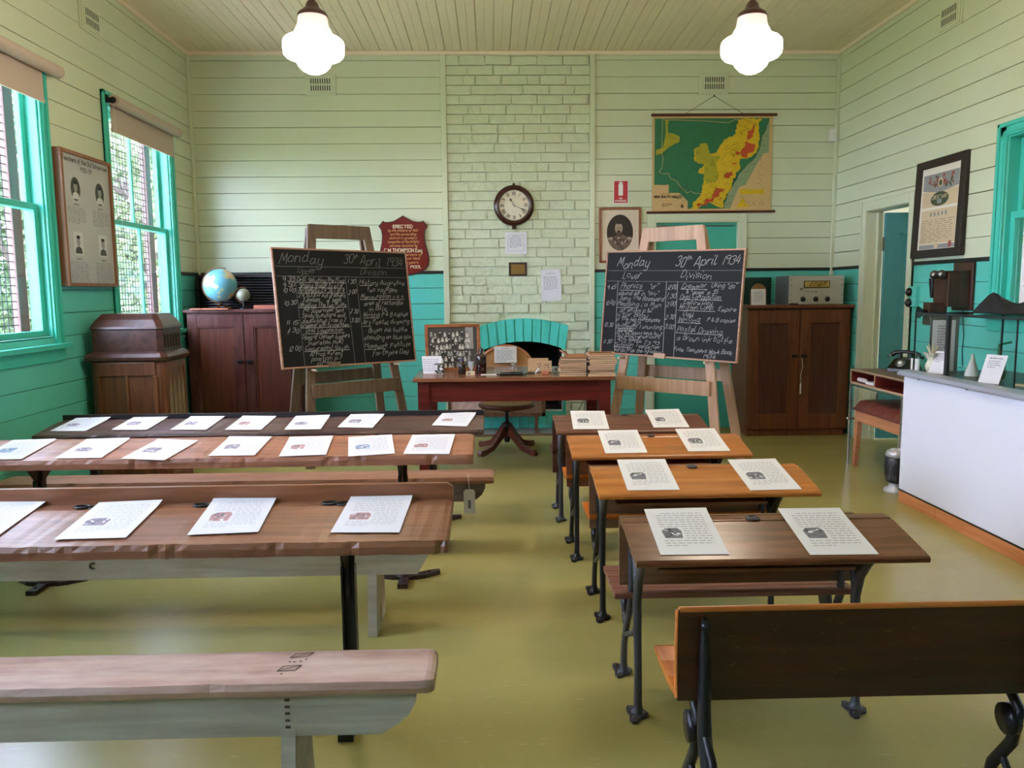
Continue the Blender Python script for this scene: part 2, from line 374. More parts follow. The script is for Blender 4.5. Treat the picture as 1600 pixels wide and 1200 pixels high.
# soldier arch and sill, teal
xs_ = [FX0-.06+(FX1-FX0+.12)*i/16 for i in range(17)]; cc_ = (FX0+FX1)/2
mb.ext([(x, BY+.004, arch_z(x, 1.030, .075)) for x in xs_]+[(cc_+(x-cc_)*.93, BY+.004, arch_z(x, .803, .085)) for x in xs_[::-1]], (0, .02, 0), 1)
nb = 10
for i in range(nb):
    t0, t1 = i/nb, (i+1)/nb; w0 = FX1-FX0+.12
    def P(t, top):
        x = FX0-.06+w0*t; c = (FX0+FX1)/2
        zz = (arch_z(x, 1.035, .075) if top else arch_z(x, .80, .085)); return (c+(x-c)*(1.0 if top else .93), BY-.016-rng.uniform(0, .003), zz)
    g = .005/w0
    mb.ext([P(t0+g, 0), P(t1-g, 0), P(t1-g, 1), P(t0+g, 1)], (0, .05, 0), 1)
ns = 9
for i in range(ns):
    a = FX0-.03+(FX1-FX0+.06)*i/ns; b = FX0-.03+(FX1-FX0+.06)*(i+1)/ns
    mb.box(a+.003, b-.003, BY-.008-rng.uniform(0, .003), BY+.02, .02, FZ0, 1)
mb.box(FX1+.0, FX1+.035, BY-.008, BY+.02, .02, .42, 1)
mb.box(FX0-.035, FX0, BY-.008, BY+.02, .02, .42, 1)
o = mb.build('wall_chimney', [BRK, BRKT], bevel=.0025); o['kind'] = 'structure'
mb = MB()
mb.box(FX0-.1, FX1+.1, BY+.55, BY+.6, 0, 1.3).box(FX0-.13, FX0, BY+.12, BY+.6, 0, 1.3).box(FX1, FX1+.13, BY+.12, BY+.6, 0, 1.3).box(FX0-.1, FX1+.1, BY+.12, BY+.6, .1, FZ0).box(FX0-.1, FX1+.1, BY+.12, BY+.6, 1.25, 1.35)
o = mb.build('wall_fireplace_cavity', SOOT); o['kind'] = 'structure'
HEARTH = mat('grey_hearth_paint', (118, 120, 118), .5, bump=.2, bscale=20, var=.12)
o = B(-.36, .96, 7.53, BY-.012, 0, .02).box(-.36, .96, 7.50, 7.53, 0, .018, 1).build('trim_hearth', [HEARTH, mat('hearth_edge_wood', (105, 78, 58), .6)], bevel=.003); o['kind'] = 'structure'
# ---------------------------------------------------------------- windows, left
def casing(mb, X, s, y0, y1, z0, z1, wdt=WI, sill=True):
    """architrave on the room side of wall x=X; s=+1 if the room lies at +x"""
    def bx(a, b, c, d, e, f): mb.box(min(X+s*a, X+s*b), max(X+s*a, X+s*b), c, d, e, f)
    for t0, t1, dd in ((0, wdt, .016), (0, wdt*.32, .028), (wdt*.62, wdt*.82, .023)):
        bx(0, dd, y0+t0, y0+t1, z0, z1-t0); bx(0, dd, y1-t1, y1-t0, z0, z1-t0); bx(0, dd, y0+t0, y1-t0, z1-t1, z1-t0)
    # reveal lining
    bx(-.13, 0, y0+wdt-.012, y0+wdt+.012, z0, z1-wdt); bx(-.13, 0, y1-wdt-.012, y1-wdt+.012, z0, z1-wdt); bx(-.13, 0, y0+wdt, y1-wdt, z1-wdt-.012, z1-wdt+.012)
    if sill:
        bx(-.13, .06, y0-.03, y1+.03, z0-.005, z0+.028); bx(0, .018, y0-.01, y1+.01, z0-.085, z0-.005)
MESH = mat('wire_mesh', (34, 36, 36), .5, metal=.5)
EXTF = mat('outer_brown_frame', (96, 70, 64), .6)
def sash(mb, X, s, d0, d1, y0, y1, z0, z1, st=.045, munt=True, bot=.05, top=.045):
    def bx(c, d, e, f, a=d0, b=d1): mb.box(min(X-s*a, X-s*b), max(X-s*a, X-s*b), c, d, e, f)
    bx(y0, y0+st, z0, z1); bx(y1-st, y1, z0, z1); bx(y0+st, y1-st, z0, z0+bot); bx(y0+st, y1-st, z1-top, z1)
    if munt: ym = (y0+y1)/2; bx(ym-.012, ym+.012, z0+bot, z1-top, d0+.004, d1-.004)
for i, (a, b) in enumerate(WIN_L):
    r = thing('window_%d' % (i+1), None, None, (LX, (a+b)/2, WZ0)); r['kind'] = 'structure'
    hw = (b-a)/2; h = WZ1-WZ0
    mb = MB(); casing(mb, 0, 1, -hw, hw, 0, h); mb.build('window_frame', TEALW, r, bevel=.004)
    y0, y1 = -hw+WI+.012, hw-WI-.012; zm = 1.93-WZ0
    mb = MB(); sash(mb, 0, 1, .035, .07, y0, y1, .03, zm+.02, bot=.085, top=.04); mb.build('lower_sash', TEALW, r, bevel=.003)
    mb = MB(); sash(mb, 0, 1, .075, .11, y0, y1, zm-.02, h-WI-.012, bot=.04, top=.05); mb.build('upper_sash', TEALW, r, bevel=.003)
    MB().box(-.054, -.050, y0+.02, y1-.02, .1, zm).box(-.094, -.090, y0+.02, y1-.02, zm, h-WI-.04).build('pane', GLASS, r)
    # security mesh on a brown frame outside
    mb = MB(); X = -.20
    yy = y0-.05
    while yy < y1+.05: mb.box(X-.002, X+.002, yy-.0027, yy+.0027, -.02, h); yy += .05
    zz = 0
    while zz < h: mb.box(X-.002, X+.002, y0-.08, y1+.08, zz-.0027, zz+.0027); zz += .05
    mb.build('security_mesh', MESH, r)
    MB().box(X-.03, X+.02, y1-.03, y1+.07, -.05, h+.02).box(X-.03, X+.02, y0-.07, y0-.01, -.05, h+.02).box(X-.03, X+.02, y0-.07, y1+.07, -.1, -.03).box(X-.03, X+.02, y0-.07, y1+.07, h-.05, h+.02).build('outer_frame', EXTF, r, bevel=.003)
BLIND = mat('beige_blind_fabric', (196, 176, 158), .8, var=.04)
for i, (a, b) in enumerate(WIN_L[2:]):
    lab = ['beige roller blind over the window left of the teachers poster', 'beige roller blind over the window right of the teachers poster'][i]
    r = thing('roller_blind', lab, 'blind', (LX+.03, (a+b)/2, 2.79), 0, 'roller blinds on the left windows')
    hw = (b-a)/2
    e0, e1 = (-hw+.07, hw+.06) if i == 0 else (-hw+.05, hw+.0)
    MB().tube([(.045, e0, 0), (.045, e1, 0)], .04, 20).build('roller', BLIND, r)
    B(.002, .005, e0+.03, e1-.12 if i == 0 else e1-.03, -.20, .02).box(-.002, .010, e0+.03, e1-.12 if i == 0 else e1-.03, -.215, -.195).build('blind_sheet', BLIND, r)
    MB().box(-.01, .05, e0-.010, e0-.004, -.018, .018).ball((.045, e0-.008, 0), .024, 0, 14, (1, .4, 1)).build('bracket', IRON, r)
    MB().tube([(.05, e0-.01, 0), (.05, e0-.005, -.5), (.055, e0, -.95)], .0015, 5).build('pull_cord', WHITE, r)
for i, (a, b, z0, z1) in enumerate(rops):
    r = thing('window_%d' % (i+6), None, None, ((a+b)/2, -2.5, z0)); r['kind'] = 'structure'; hw = (b-a)/2; h = z1-z0
    MB().box(-hw-.07, -hw, -.13, .02, -.07, h+.07).box(hw, hw+.07, -.13, .02, -.07, h+.07).box(-hw, hw, -.13, .02, h, h+.07).box(-hw, hw, -.13, .03, -.07, 0).build('window_frame', TEALW, r, bevel=.004)
    MB().box(-.012, .012, -.08, -.05, 0, h).box(-hw, hw, -.08, -.05, h/2-.02, h/2+.02).build('sash', TEALW, r)
# right wall: interior window to the next room, and the doorway
r = thing('window_5', None, None, (RX, (W3[0]+W3[1])/2, W3[2])); r['kind'] = 'structure'; hw = (W3[1]-W3[0])/2; h = W3[3]-W3[2]
mb = MB(); casing(mb, 0, -1, -hw, hw, 0, h); mb.build('window_frame', TEALW, r, bevel=.004)
y0, y1 = -hw+WI+.012, hw-WI-.012
mb = MB(); sash(mb, 0, -1, .035, .07, y0, y1, .03, .69, munt=False); mb.build('lower_sash', TEALW, r, bevel=.003)
mb = MB(); sash(mb, 0, -1, .075, .11, y0, y1, .65, h-WI-.012, munt=False); mb.build('upper_sash', TEALW, r, bevel=.003)
MB().box(.05, .054, y0+.02, y1-.02, .07, .66).box(.09, .094, y0+.02, y1-.02, .68, h-WI-.04).build('pane', GLASS, r)
r = thing('door_1', None, None, (RX, DR[1], 0)); r['kind'] = 'structure'
yb = DR[0]-DR[1]
mb = MB(); cw_ = .085
mb.box(-.02, 0, 0, cw_, 0, 2.13).box(-.02, 0, yb-cw_, yb, 0, 2.13).box(-.02, 0, yb, 0, 2.05, 2.13)
mb.box(-.028, 0, cw_-.02, cw_, 0, 2.13).box(-.028, 0, yb-cw_, yb-cw_+.02, 0, 2.13)
mb.box(0, .14, -.004, .012, 0, 2.05).box(0, .14, yb-.012, yb+.004, 0, 2.05).box(0, .14, yb, 0, 2.045, 2.06)
mb.box(.08, .1, -.02, 0, 0, 2.045).build('door_frame', SAGE, r, bevel=.003)
LEAF = mat('blue_teal_door_paint', (74, 150, 152), .35, var=.04, bump=.06, bscale=15)
lf = MB(); lf.box(.145, .145+.70, -.04, 0, .01, 2.035)
for zz0, zz1 in ((.18, .82), (1.02, 1.86)):
    for xx0, xx1 in ((.27, .50), (.54, .77)) if False else ((.27, .73),):
        lf.box(xx0, xx1, -.046, -.04, zz0, zz0+.02).box(xx0, xx1, -.046, -.04, zz1-.02, zz1).box(xx0, xx0+.02, -.046, -.04, zz0, zz1).box(xx1-.02, xx1, -.046, -.04, zz0, zz1)
        lf.box(xx0+.05, xx1-.05, -.044, -.04, zz0+.05, zz1-.05)
lf.build('door_leaf', LEAF, r, bevel=.003)
B(.13, .155, -.03, -.02, 1.7, 1.82).box(.13, .155, -.03, -.02, .3, .42).build('hinge', STEEL, r)
# next room
ANX = mat('next_room_wall_paint', (214, 206, 170), .5)
mb = MB(); mb.box(6.0, 6.1, 2.5, 4.8, 0, 3.2).box(RX+.14, 6.1, 8.3, 8.4, 0, 3.2).box(RX+.14, 6.1, 2.4, 2.5, 0, 3.2).box(6.0, 6.1, 4.8, 8.3, 0, .9).box(6.0, 6.1, 4.8, 8.3, 1.9, 3.2).box(6.0, 6.1, 6.4, 8.3, .9, 1.9)
o = mb.build('wall_annex', ANX); o['kind'] = 'structure'
o = B(RX+.14, 6.1, 2.4, 8.4, -.1, 0).build('floor_annex', FLOOR); o['kind'] = 'structure'
o = B(RX+.14, 6.1, 2.4, 8.4, 3.2, 3.3).build('ceiling_annex', CREAM); o['kind'] = 'structure'
# noticeboard seen through the inner window, on the next room's partition
o = B(4.6, 4.66, 5.35, 7.0, 0, 3.2).build('wall_partition', mat('partition_cream', (205, 205, 158), .5)); o['kind'] = 'structure'
r = thing('notice_board', 'wood framed notice board in the next room, seen through the right window', 'notice board', (4.59, 6.15, 1.6))
B(-.03, 0, -.72, .72, -.52, .62).build('board_frame', mat('oak_frame', (165, 118, 82), .5), r, bevel=.004)
mb = B(-.036, -.03, -.67, .67, -.47, .57)
dashes(mb, (-.036, .60, .42), (0, -1, 0), (0, 0, 1), .45, 14, .05, .015, 1); mb.build('board_face', [mat('notice_cream', (226, 214, 196), .7), INK], r)
# back wall door behind the right easel
r = thing('door_2', None, None, ((D2[0]+D2[1])/2, BY, 0)); r['kind'] = 'structure'; hw = (D2[1]-D2[0])/2
MB().box(-hw-.075, -hw, -.025, 0, 0, 2.105).box(hw, hw+.075, -.025, 0, 0, 2.105).box(-hw, hw, -.025, 0, 2.03, 2.105).box(-hw-.01, -hw+.012, -.02, .1, 0, 2.03).box(hw-.012, hw+.01, -.02, .1, 0, 2.03).box(-hw, hw, -.02, .1, 2.02, 2.035).build('door_frame', SAGE, r, bevel=.003)
B(-hw+.012, hw-.012, .02, .06, .004, 2.024).box(-hw+.012, hw-.012, .015, .02, .0, .14).build('door_leaf', mat('teal_door_paint', (70, 176, 152), .32, var=.05, bump=.08, bscale=10), r, bevel=.003)
B(-hw+.02, -hw+.12, -.005, .02, 1.97, 2.0).box(-hw+.1, hw-.04, .0, .01, 1.985, 1.995).build('door_closer', STEEL, r, bevel=.002)
# ---------------------------------------------------------------- outdoors beyond the left windows
GRASS = mat('grass', (96, 120, 60), .9, var=.35, vscale=3)
o = B(-30, -5.6, -12, 30, -.6, -.5).build('ground', GRASS); o['kind'] = 'structure'
o = B(-5.6, LX-.3, -12, 30, -.6, -.48).build('ground_bounce_strip', mat('pale_bounce_surface', (206, 198, 180), .8, var=.1)); o['kind'] = 'structure'  # unseen pale strip added to bounce daylight up to ceiling and right wall
LEAFM = [mat('leaf_green_%s' % c, col, .6, var=.3, vscale=8) for c, col in (('mid', (66, 88, 48)), ('pale', (92, 108, 60)), ('dark', (46, 66, 40)))]
BARK = mat('bark', (74, 60, 52), .8, var=.3, vscale=10)
def tree(x, y, h, w_, mi, seed, lab):
    r = thing('tree', lab, 'tree', (x, y, -.5), 0, 'trees outside the left windows'); g = random.Random(seed)
    mb = MB(); pts = [(0, 0, 0), (.1*g.uniform(-1, 1), .1*g.uniform(-1, 1), h*.35), (.25*g.uniform(-1, 1), .2*g.uniform(-1, 1), h*.75)]
    mb.tube(pts, [.13, .10, .03], 8)
    for k in range(7):
        z0 = h*g.uniform(.2, .65); a = g.uniform(0, 2*PI); mb.tube([(0, 0, z0), (math.cos(a)*w_*.3, math.sin(a)*w_*.3, z0+h*.1), (math.cos(a)*w_*.45, math.sin(a)*w_*.45, z0+h*.22)], [.05, .03, .01], 6)
    mb.build('trunk', BARK, r)
    mb = MB()
    for k in range(84):
        a = g.uniform(0, 2*PI); q = g.random()**.5*w_*.5; cz = h*g.uniform(.12, .95); q *= 1-.5*abs(cz/h-.5); c = Vector((q*math.cos(a), q*math.sin(a), cz)); rr = g.uniform(.25, .5)
        for j in range(84):
            d = Vector((g.gauss(0, 1), g.gauss(0, 1), g.gauss(0, 1))).normalized()*rr*g.uniform(.4, 1); p_ = c+d; s_ = g.uniform(.04, .09)
            u = Vector((g.gauss(0, 1), g.gauss(0, 1), g.gauss(0, 1))).normalized(); v = u.orthogonal().normalized()
            mb.add([p_-u*s_, p_+v*s_*.5, p_+u*s_, p_-v*s_*.5], [(0, 1, 2, 3)])
    mb.build('crown', LEAFM[mi], r)
for t in ((-5.1, 9.4, 4.4, 1.8, 0, 1, 'green tree seen through the window nearest the back wall'), (-5.3, 12.6, 5.0, 1.9, 1, 2, 'pale leafy tree straight out beyond the window nearest the back wall'),
          (-8.2, 12.0, 5.6, 2.1, 0, 4, 'tall green tree between the two left windows'), (-7.6, 16.0, 6.4, 3.2, 1, 5, 'tall pale tree far outside the window nearest the back wall'),
          (-11.2, 14.6, 6.5, 2.8, 2, 6, 'dark tree far outside the front left window'), (-11.2, 19.9, 7.5, 3.6, 0, 8, 'large tree far outside the far left window'), (-8.0, 8.9, 4.6, 2.0, 1, 3, 'pale leafy tree seen through the front left window')): tree(*t)
FENCE = mat('weathered_fence', (176, 170, 166), .7, var=.2)
# ---------------------------------------------------------------- pendant lamps
SHADE = mat('glowing_opal_glass', (255, 246, 235), .2, em=(255, 234, 208), es=42.0)
NECK = mat('less_lit_opal_glass', (165, 146, 146), .3, em=(255, 220, 220), es=.30)  # same opal glass; the neck's weaker lighting is put into a darker colour
LCAP = mat('dark_bronze_cap', (62, 42, 40), .45, metal=.5)
for i, (px, lab) in enumerate(((490, 'left hanging schoolhouse lamp with opal glass shade, lit'), (1174, 'right hanging schoolhouse lamp with opal glass shade, lit'))):
    c = at(px, 74, y=4.3)
    r = thing('pendant_lamp', lab, 'lamp', c, 0, 'opal pendant lamps')
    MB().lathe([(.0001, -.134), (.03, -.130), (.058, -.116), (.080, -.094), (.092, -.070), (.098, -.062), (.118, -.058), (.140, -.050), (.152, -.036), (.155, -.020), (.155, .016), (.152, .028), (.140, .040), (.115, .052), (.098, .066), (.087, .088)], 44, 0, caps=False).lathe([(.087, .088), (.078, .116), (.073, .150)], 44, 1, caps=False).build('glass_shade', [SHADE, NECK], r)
    MB().lathe([(.076, .148), (.076, .158), (.068, .170), (.045, .186), (.036, .195), (.03, .215), (.012, .235), (.008, .25)], 32, caps=True).build('gallery_cap', LCAP, r)
    mb = MB(); z = .25; k = 0; top = HT-c.z-.02
    while z < top:
        if k % 2: pts = [(.008*math.cos(t), 0, z+.016+.018*math.sin(t)) for t in [2*PI*j/10 for j in range(10)]]
        else: pts = [(0, .008*math.cos(t), z+.016+.018*math.sin(t)) for t in [2*PI*j/10 for j in range(10)]]
        mb.tube(pts, .0026, 5, closed=True); z += .028; k += 1
    mb.build('chain', LCAP, r)
    MB().lathe([(.055, top+.018), (.055, top+.005), (.02, top-.012)], 24, caps=True).build('ceiling_rose', LCAP, r)
# ---------------------------------------------------------------- wall vents
def vent(loc, rz, lab):
    r = thing('wall_vent', lab, 'vent', loc, rz, 'pressed wall vents')      # local +y away from the room
    MB().box(-.145, .145, -.012, 0, -.10, .10).box(-.13, .13, -.02, -.012, -.085, .085).box(-.11, .11, -.026, -.02, -.068, .068).build('vent_plate', SAGE, r, bevel=.002)
    mb = MB()
    for row in (-.033, .03):
        for k in range(9): mb.box(-.088+k*.0215, -.079+k*.0215, -.0272, -.026, row-.024, row+.024)
    mb.build('slot', BLACKT, r)['kind'] = 'stuff'
vent((-1.579, BY, 3.319), 0, 'wall vent high on the back wall under the left lamp')
vent((2.148, BY, 3.323), 0, 'wall vent high on the back wall above the hanging map')
vent((LX, 5.965, 3.31), PI/2, 'wall vent high on the left window wall')
vent((RX, 5.95, 3.33), -PI/2, 'wall vent high on the right wall')
# ---------------------------------------------------------------- things on the back wall
WY = BY
def face_mb(x0, x1, z0, z1, y): mb = MB(); mb.box(x0, x1, y, y+.002, z0, z1); return mb
# shield
SH = mat('shield_red_wood', (112, 26, 16), .5, spec=.25, var=.12, vscale=12); SHE = mat('shield_dark_edge', (58, 16, 14), .4)
GOLD = mat('gold_lettering', (222, 170, 96), .45); CREAML = mat('cream_lettering', (236, 214, 180), .5)
cx, cz = -.835, 1.84
half = [(0, .266), (.035, .245), (.09, .215), (.14, .205), (.175, .207), (.192, .218), (.236, .165), (.213, .13), (.205, .08), (.208, .02), (.222, -.04), (.238, -.10), (.246, -.16), (.236, -.21), (.205, -.25), (.15, -.28), (.08, -.30), (0, -.306)]
out = half+[(-a, b) for a, b in half[::-1][1:-1]]
mb = MB(); mb.ext([(cx+a, WY-.02, cz+b) for a, b in out], (0, .02, 0), 1)
mb.ext([(cx+a*.955, WY-.026, cz+b*.96) for a, b in out], (0, .006, 0), 0)
U, V = Vector((1, 0, 0)), Vector((0, 0, 1))
def wl(mb, s, x, z, y, h, m, wd, **k): write(mb, s, (x, y, z), U, V, h, wd, m, **k)
yy = WY-.0265
wl(mb, 'ERECTED', cx, cz+.148, yy, .027, 2, .007, slant=0, width=.19, align='c')
for k, (s_, wd_) in enumerate((('by the citizens of Nall', .29), ('and the surrounding', .25), ('district in grateful', .27), ('recognition of the faithful', .30), ('services rendered by', .27))):
    wl(mb, s_, cx, cz+.115-k*.036, yy, .022, 3, .0035, width=wd_, align='c')
wl(mb, 'C.W THOMPSON Esq', cx, cz-.082, yy, .034, 2, .0075, slant=0, width=.37, align='c')
for k, s_ in enumerate(('To the interests of', 'this School Nall', 'for many years')): wl(mb, s_, cx+.02, cz-.115-k*.037, yy, .022, 3, .0035, width=.32-.04*k, align='c')
wl(mb, 'JULY 1933.', cx+.05, cz-.235, yy, .024, 2, .0065, slant=0, width=.24, align='c')
tag(mb.build('honour_shield', [SH, SHE, CREAML, GOLD]), 'dark red shield shaped honour board with gold lettering on the back wall', 'honour board')
# clock
r = thing('wall_clock', 'round wooden wall clock with roman numerals on the brick chimney', 'clock', (.232, WY-.005, 2.192))
RX90 = Matrix.Rotation(PI/2, 4, 'X')
mb = MB(); mb.M = RX90; mb.lathe([(.192, 0), (.195, .02), (.188, .045), (.170, .058), (.150, .060), (.146, .05), (.146, .0)], 56, caps=False); mb.M = Matrix(); mb.lathe([(.0, .0)], 3, caps=False) if False else None
mb.box(-.02, .02, -.03, 0, -.222, -.185).ball((0, -.02, .2), .012).build('clock_case', mat('dark_rosewood', (62, 24, 20), .25, coat=.3), r)
mb = MB(); mb.M = RX90; mb.lathe([(.152, .044), (.146, .056), (.142, .044)], 56, caps=False); mb.build('bezel', STEEL, r)
mb = MB(); mb.M = RX90; mb.lathe([(.0001, .040), (.150, .040)], 56, caps=False, smooth=False); mb.M = Matrix()
NUM = ['XII', 'I', 'II', 'III', 'IIII', 'V', 'VI', 'VII', 'VIII', 'IX', 'X', 'XI']
for k, s_ in enumerate(NUM):
    a = PI/2-k*PI/6; d = Vector((math.cos(a), 0, math.sin(a))); u = Vector((math.sin(a), 0, -math.cos(a)))
    write(mb, s_, Vector((0, -.041, 0))+d*.098, u, d, .032, .0048, 1, slant=0, width=.008+.0085*len(s_), align='c')
for k in range(60):
    a = k*PI/30; d = Vector((math.cos(a), 0, math.sin(a))); stroke(mb, [(0, 0), (0, .004 if k % 5 else .007)], Vector((0, -.0412, 0))+d*.136, Vector((math.sin(a), 0, -math.cos(a))), d, .0012, 1)
mb.build('clock_dial', [mat('aged_dial', (226, 214, 190), .5, var=.12, vscale=14), BLACKT], r)
def hand(ang, l, wd, y, nm):
    mb = MB(); d = Vector((math.sin(ang), 0, math.cos(ang))); u = Vector((math.cos(ang), 0, -math.sin(ang)))
    P = [(-.02, -wd*.4), (l*.62, -wd*.4), (l*.66, -wd*1.3), (l*.8, -wd*1.6), (l, 0), (l*.8, wd*1.6), (l*.66, wd*1.3), (l*.62, wd*.4), (-.02, wd*.4)]
    mb.ext([Vector((0, y, 0))+d*a+u*b for a, b in P], (0, .002, 0)); mb.build(nm, BLACKT, r)
hand(math.radians(-31), .078, .006, -.047, 'hour_hand'); hand(math.radians(116), .118, .0035, -.051, 'minute_hand')
# notices
def notice(x0, x1, z0, z1, lab, tilt=0, title='', rows=12, box=False, y=None, grp=None):
    w_, h_ = x1-x0, z1-z0; mb = MB(); y = -.0
    mb.box(-w_/2, w_/2, -.002, 0, -h_/2, h_/2, 0); yy = -.0022
    if box:
        for a, b, c, d in ((-.36, .36, .35, .36), (-.36, .36, -.36, -.35), (-.36, -.35, -.36, .36), (.35, .36, -.36, .36)): mb.box(a*w_, b*w_, -.0026, -.002, c*h_, d*h_, 1)
    iw = w_*(.56 if box else .74)
    dashes(mb, (-iw*.3, yy, h_*.30 if box else h_*.36), (1, 0, 0), (0, 0, 1), iw*.6, 1, .01, .005, 1, last=1)
    dashes(mb, (-iw/2, yy, h_*.24 if box else h_*.26), (1, 0, 0), (0, 0, 1), iw, rows, h_*(.5 if box else .45)/rows, .004, 1, seed=int(x0*99)+7)
    o = mb.build('wall_notice', [PAPER, INK], loc=((x0+x1)/2, WY-.014, (z0+z1)/2)); o.rotation_euler = (0, tilt, 0); return tag(o, lab, 'notice')
notice(.143, .353, 1.731, 1.941, 'small square laminated notice directly under the wall clock', 0, rows=9, box=True)
notice(.49, .684, 1.279, 1.582, 'white typed sheet pinned low on the right side of the brick chimney', -.03, rows=11)
r = thing('wall_plaque', 'small dark wooden frame with brass plate on the brick chimney', 'plaque', (.265, WY-.012, 1.586))
MB().box(-.088, .088, -.012, 0, .048, .066).box(-.088, .088, -.012, 0, -.066, -.048).box(-.088, -.068, -.012, 0, -.048, .048).box(.068, .088, -.012, 0, -.048, .048).build('plaque_frame', mat('plaque_dark_wood', (50, 32, 28), .4), r, bevel=.002)
B(-.068, .068, -.006, 0, -.048, .048).build('brass_plate', mat('aged_brass_plate', (140, 108, 58), .4, metal=.6, var=.15, vscale=30), r)
# fire sign
mb = face_mb(1.192, 1.340, 2.205, 2.427, WY-.004)
mb.box(1.200, 1.332, WY-.0046, WY-.004, 2.213, 2.419, 1)
ex = [(-.020, 2.282), (.020, 2.282), (.022, 2.29), (.022, 2.385), (.012, 2.398), (.010, 2.403), (.022, 2.400), (.024, 2.404), (.008, 2.412), (-.008, 2.412), (-.018, 2.406), (-.018, 2.401), (-.008, 2.400), (-.012, 2.396), (-.022, 2.385), (-.022, 2.29)]
mb.ext([(1.264+a, WY-.0052, b) for a, b in ex], (0, .0006, 0), 0)
wl(mb, 'FIRE', 1.266, 2.248, WY-.0047, .013, 0, .0035, slant=0, width=.035, align='c')
wl(mb, 'EXTINGUISHER', 1.266, 2.224, WY-.0047, .014, 0, .003, slant=0, width=.108, align='c')
tag(mb.build('fire_sign', [WHITE, mat('sign_red', (190, 22, 40), .4)]), 'red fire extinguisher location sign on the back wall', 'sign')
tag(B(1.19, 1.30, WY-.05, WY-.01, 1.36, 1.635).lathe([(.045, 1.2), (.045, 1.58), (.03, 1.63), (.015, 1.66)], 20, 0, c=(1.245, WY-.06, 0)).build('fire_extinguisher', mat('extinguisher_red', (175, 24, 34), .3)), 'red fire extinguisher half hidden behind the portrait and right blackboard', 'fire extinguisher')
# portrait
PFR = wood('portrait_frame_wood', (112, 58, 28), (150, 82, 42), 'z', .35)
r = thing('framed_portrait', 'oval sepia portrait of a bearded man in uniform, in a wooden frame', 'picture', (1.258, WY-.004, 1.904), rot=(0, -.006, 0))
w2, h2 = .204, .263
MB().box(-w2, w2, -.025, 0, h2-.022, h2).box(-w2, w2, -.025, 0, -h2, -h2+.022).box(-w2, -w2+.022, -.025, 0, -h2+.022, h2-.022).box(w2-.022, w2, -.025, 0, -h2+.022, h2-.022).build('picture_frame', PFR, r, bevel=.003)
mb = B(-w2+.02, w2-.02, -.010, 0, -h2+.02, h2-.02)
def ell(mb, cx, cz, rx, rz, y, m, n=28, a0=0, a1=2*PI):
    mb.poly([(cx+rx*math.cos(-(a0+(a1-a0)*k/n)), y, cz+rz*math.sin(-(a0+(a1-a0)*k/n))) for k in range(n)], m)
for a, b in ((.148, .188),):
    for e in (0,): mb.box(-a, a, -.0104, -.010, b, b+.0012, 5).box(-a, a, -.0104, -.010, -b, -b+.0012, 5).box(-a, -a+.0012, -.0104, -.010, -b, b, 5).box(a-.0012, a, -.0104, -.010, -b, b, 5)
ell(mb, 0, .025, .128, .172, -.0106, 1, 40)
def inoval(pts):
    R_ = []
    for x, z in pts:
        q = math.hypot(x/.126, (z-.025)/.170); s_ = 1/q if q > 1 else 1; R_.append((x*s_, (z-.025)*s_+.025))
    return R_
mb.poly([(x, -.0110, z) for x, z in inoval([(-.13, -.03), (-.10, -.018), (-.055, -.012), (-.03, .005), (.03, .005), (.06, -.012), (.10, -.015), (.13, -.03), (.12, -.08), (.09, -.12), (.05, -.145), (0, -.15), (-.05, -.145), (-.09, -.12), (-.12, -.08)])][::-1], 2)
mb.poly([(-.036, -.0112, .03), (.012, -.0112, .03), (.02, -.0112, -.012), (-.04, -.0112, -.012)], 4); ell(mb, -.012, .066, .037, .058, -.0114, 3); ell(mb, -.010, .120, .036, .014, -.0118, 1); ell(mb, -.012, .022, .024, .018, -.0118, 4); ell(mb, -.012, .040, .017, .006, -.012, 1)
ell(mb, -.026, .070, .007, .003, -.0121, 1); ell(mb, .004, .070, .007, .003, -.0121, 1); mb.box(-.014, -.009, -.0122, -.0119, .052, .070, 4)
ell(mb, -.01, .0, .026, .014, -.0119, 4)
for k in range(9): ell(mb, -.06+.016*k, -.035-.012*math.sin(k*1.3)-.02*(k % 3), .011, .011, -.0120, 3 if k % 2 else 1, 10)
for sx in (-1, 1): ell(mb, sx*.093, -.032, .026, .014, -.0119, 3, 14)
mb.poly([(x, -.0121, z) for x, z in ((-.07, -.02), (-.045, -.02), (.04, -.13), (.01, -.135))], 4)
mb.build('portrait_print', [mat('mount_board', (222, 204, 180), .7), mat('sepia_black', (44, 36, 30), .6, var=.3, vscale=9), mat('sepia_mid', (112, 92, 76), .6, var=.35, vscale=40), mat('sepia_light', (172, 150, 130), .6, var=.2, vscale=40), mat('sepia_brown', (80, 64, 52), .6), mat('mount_line', (176, 156, 126), .7)], r)
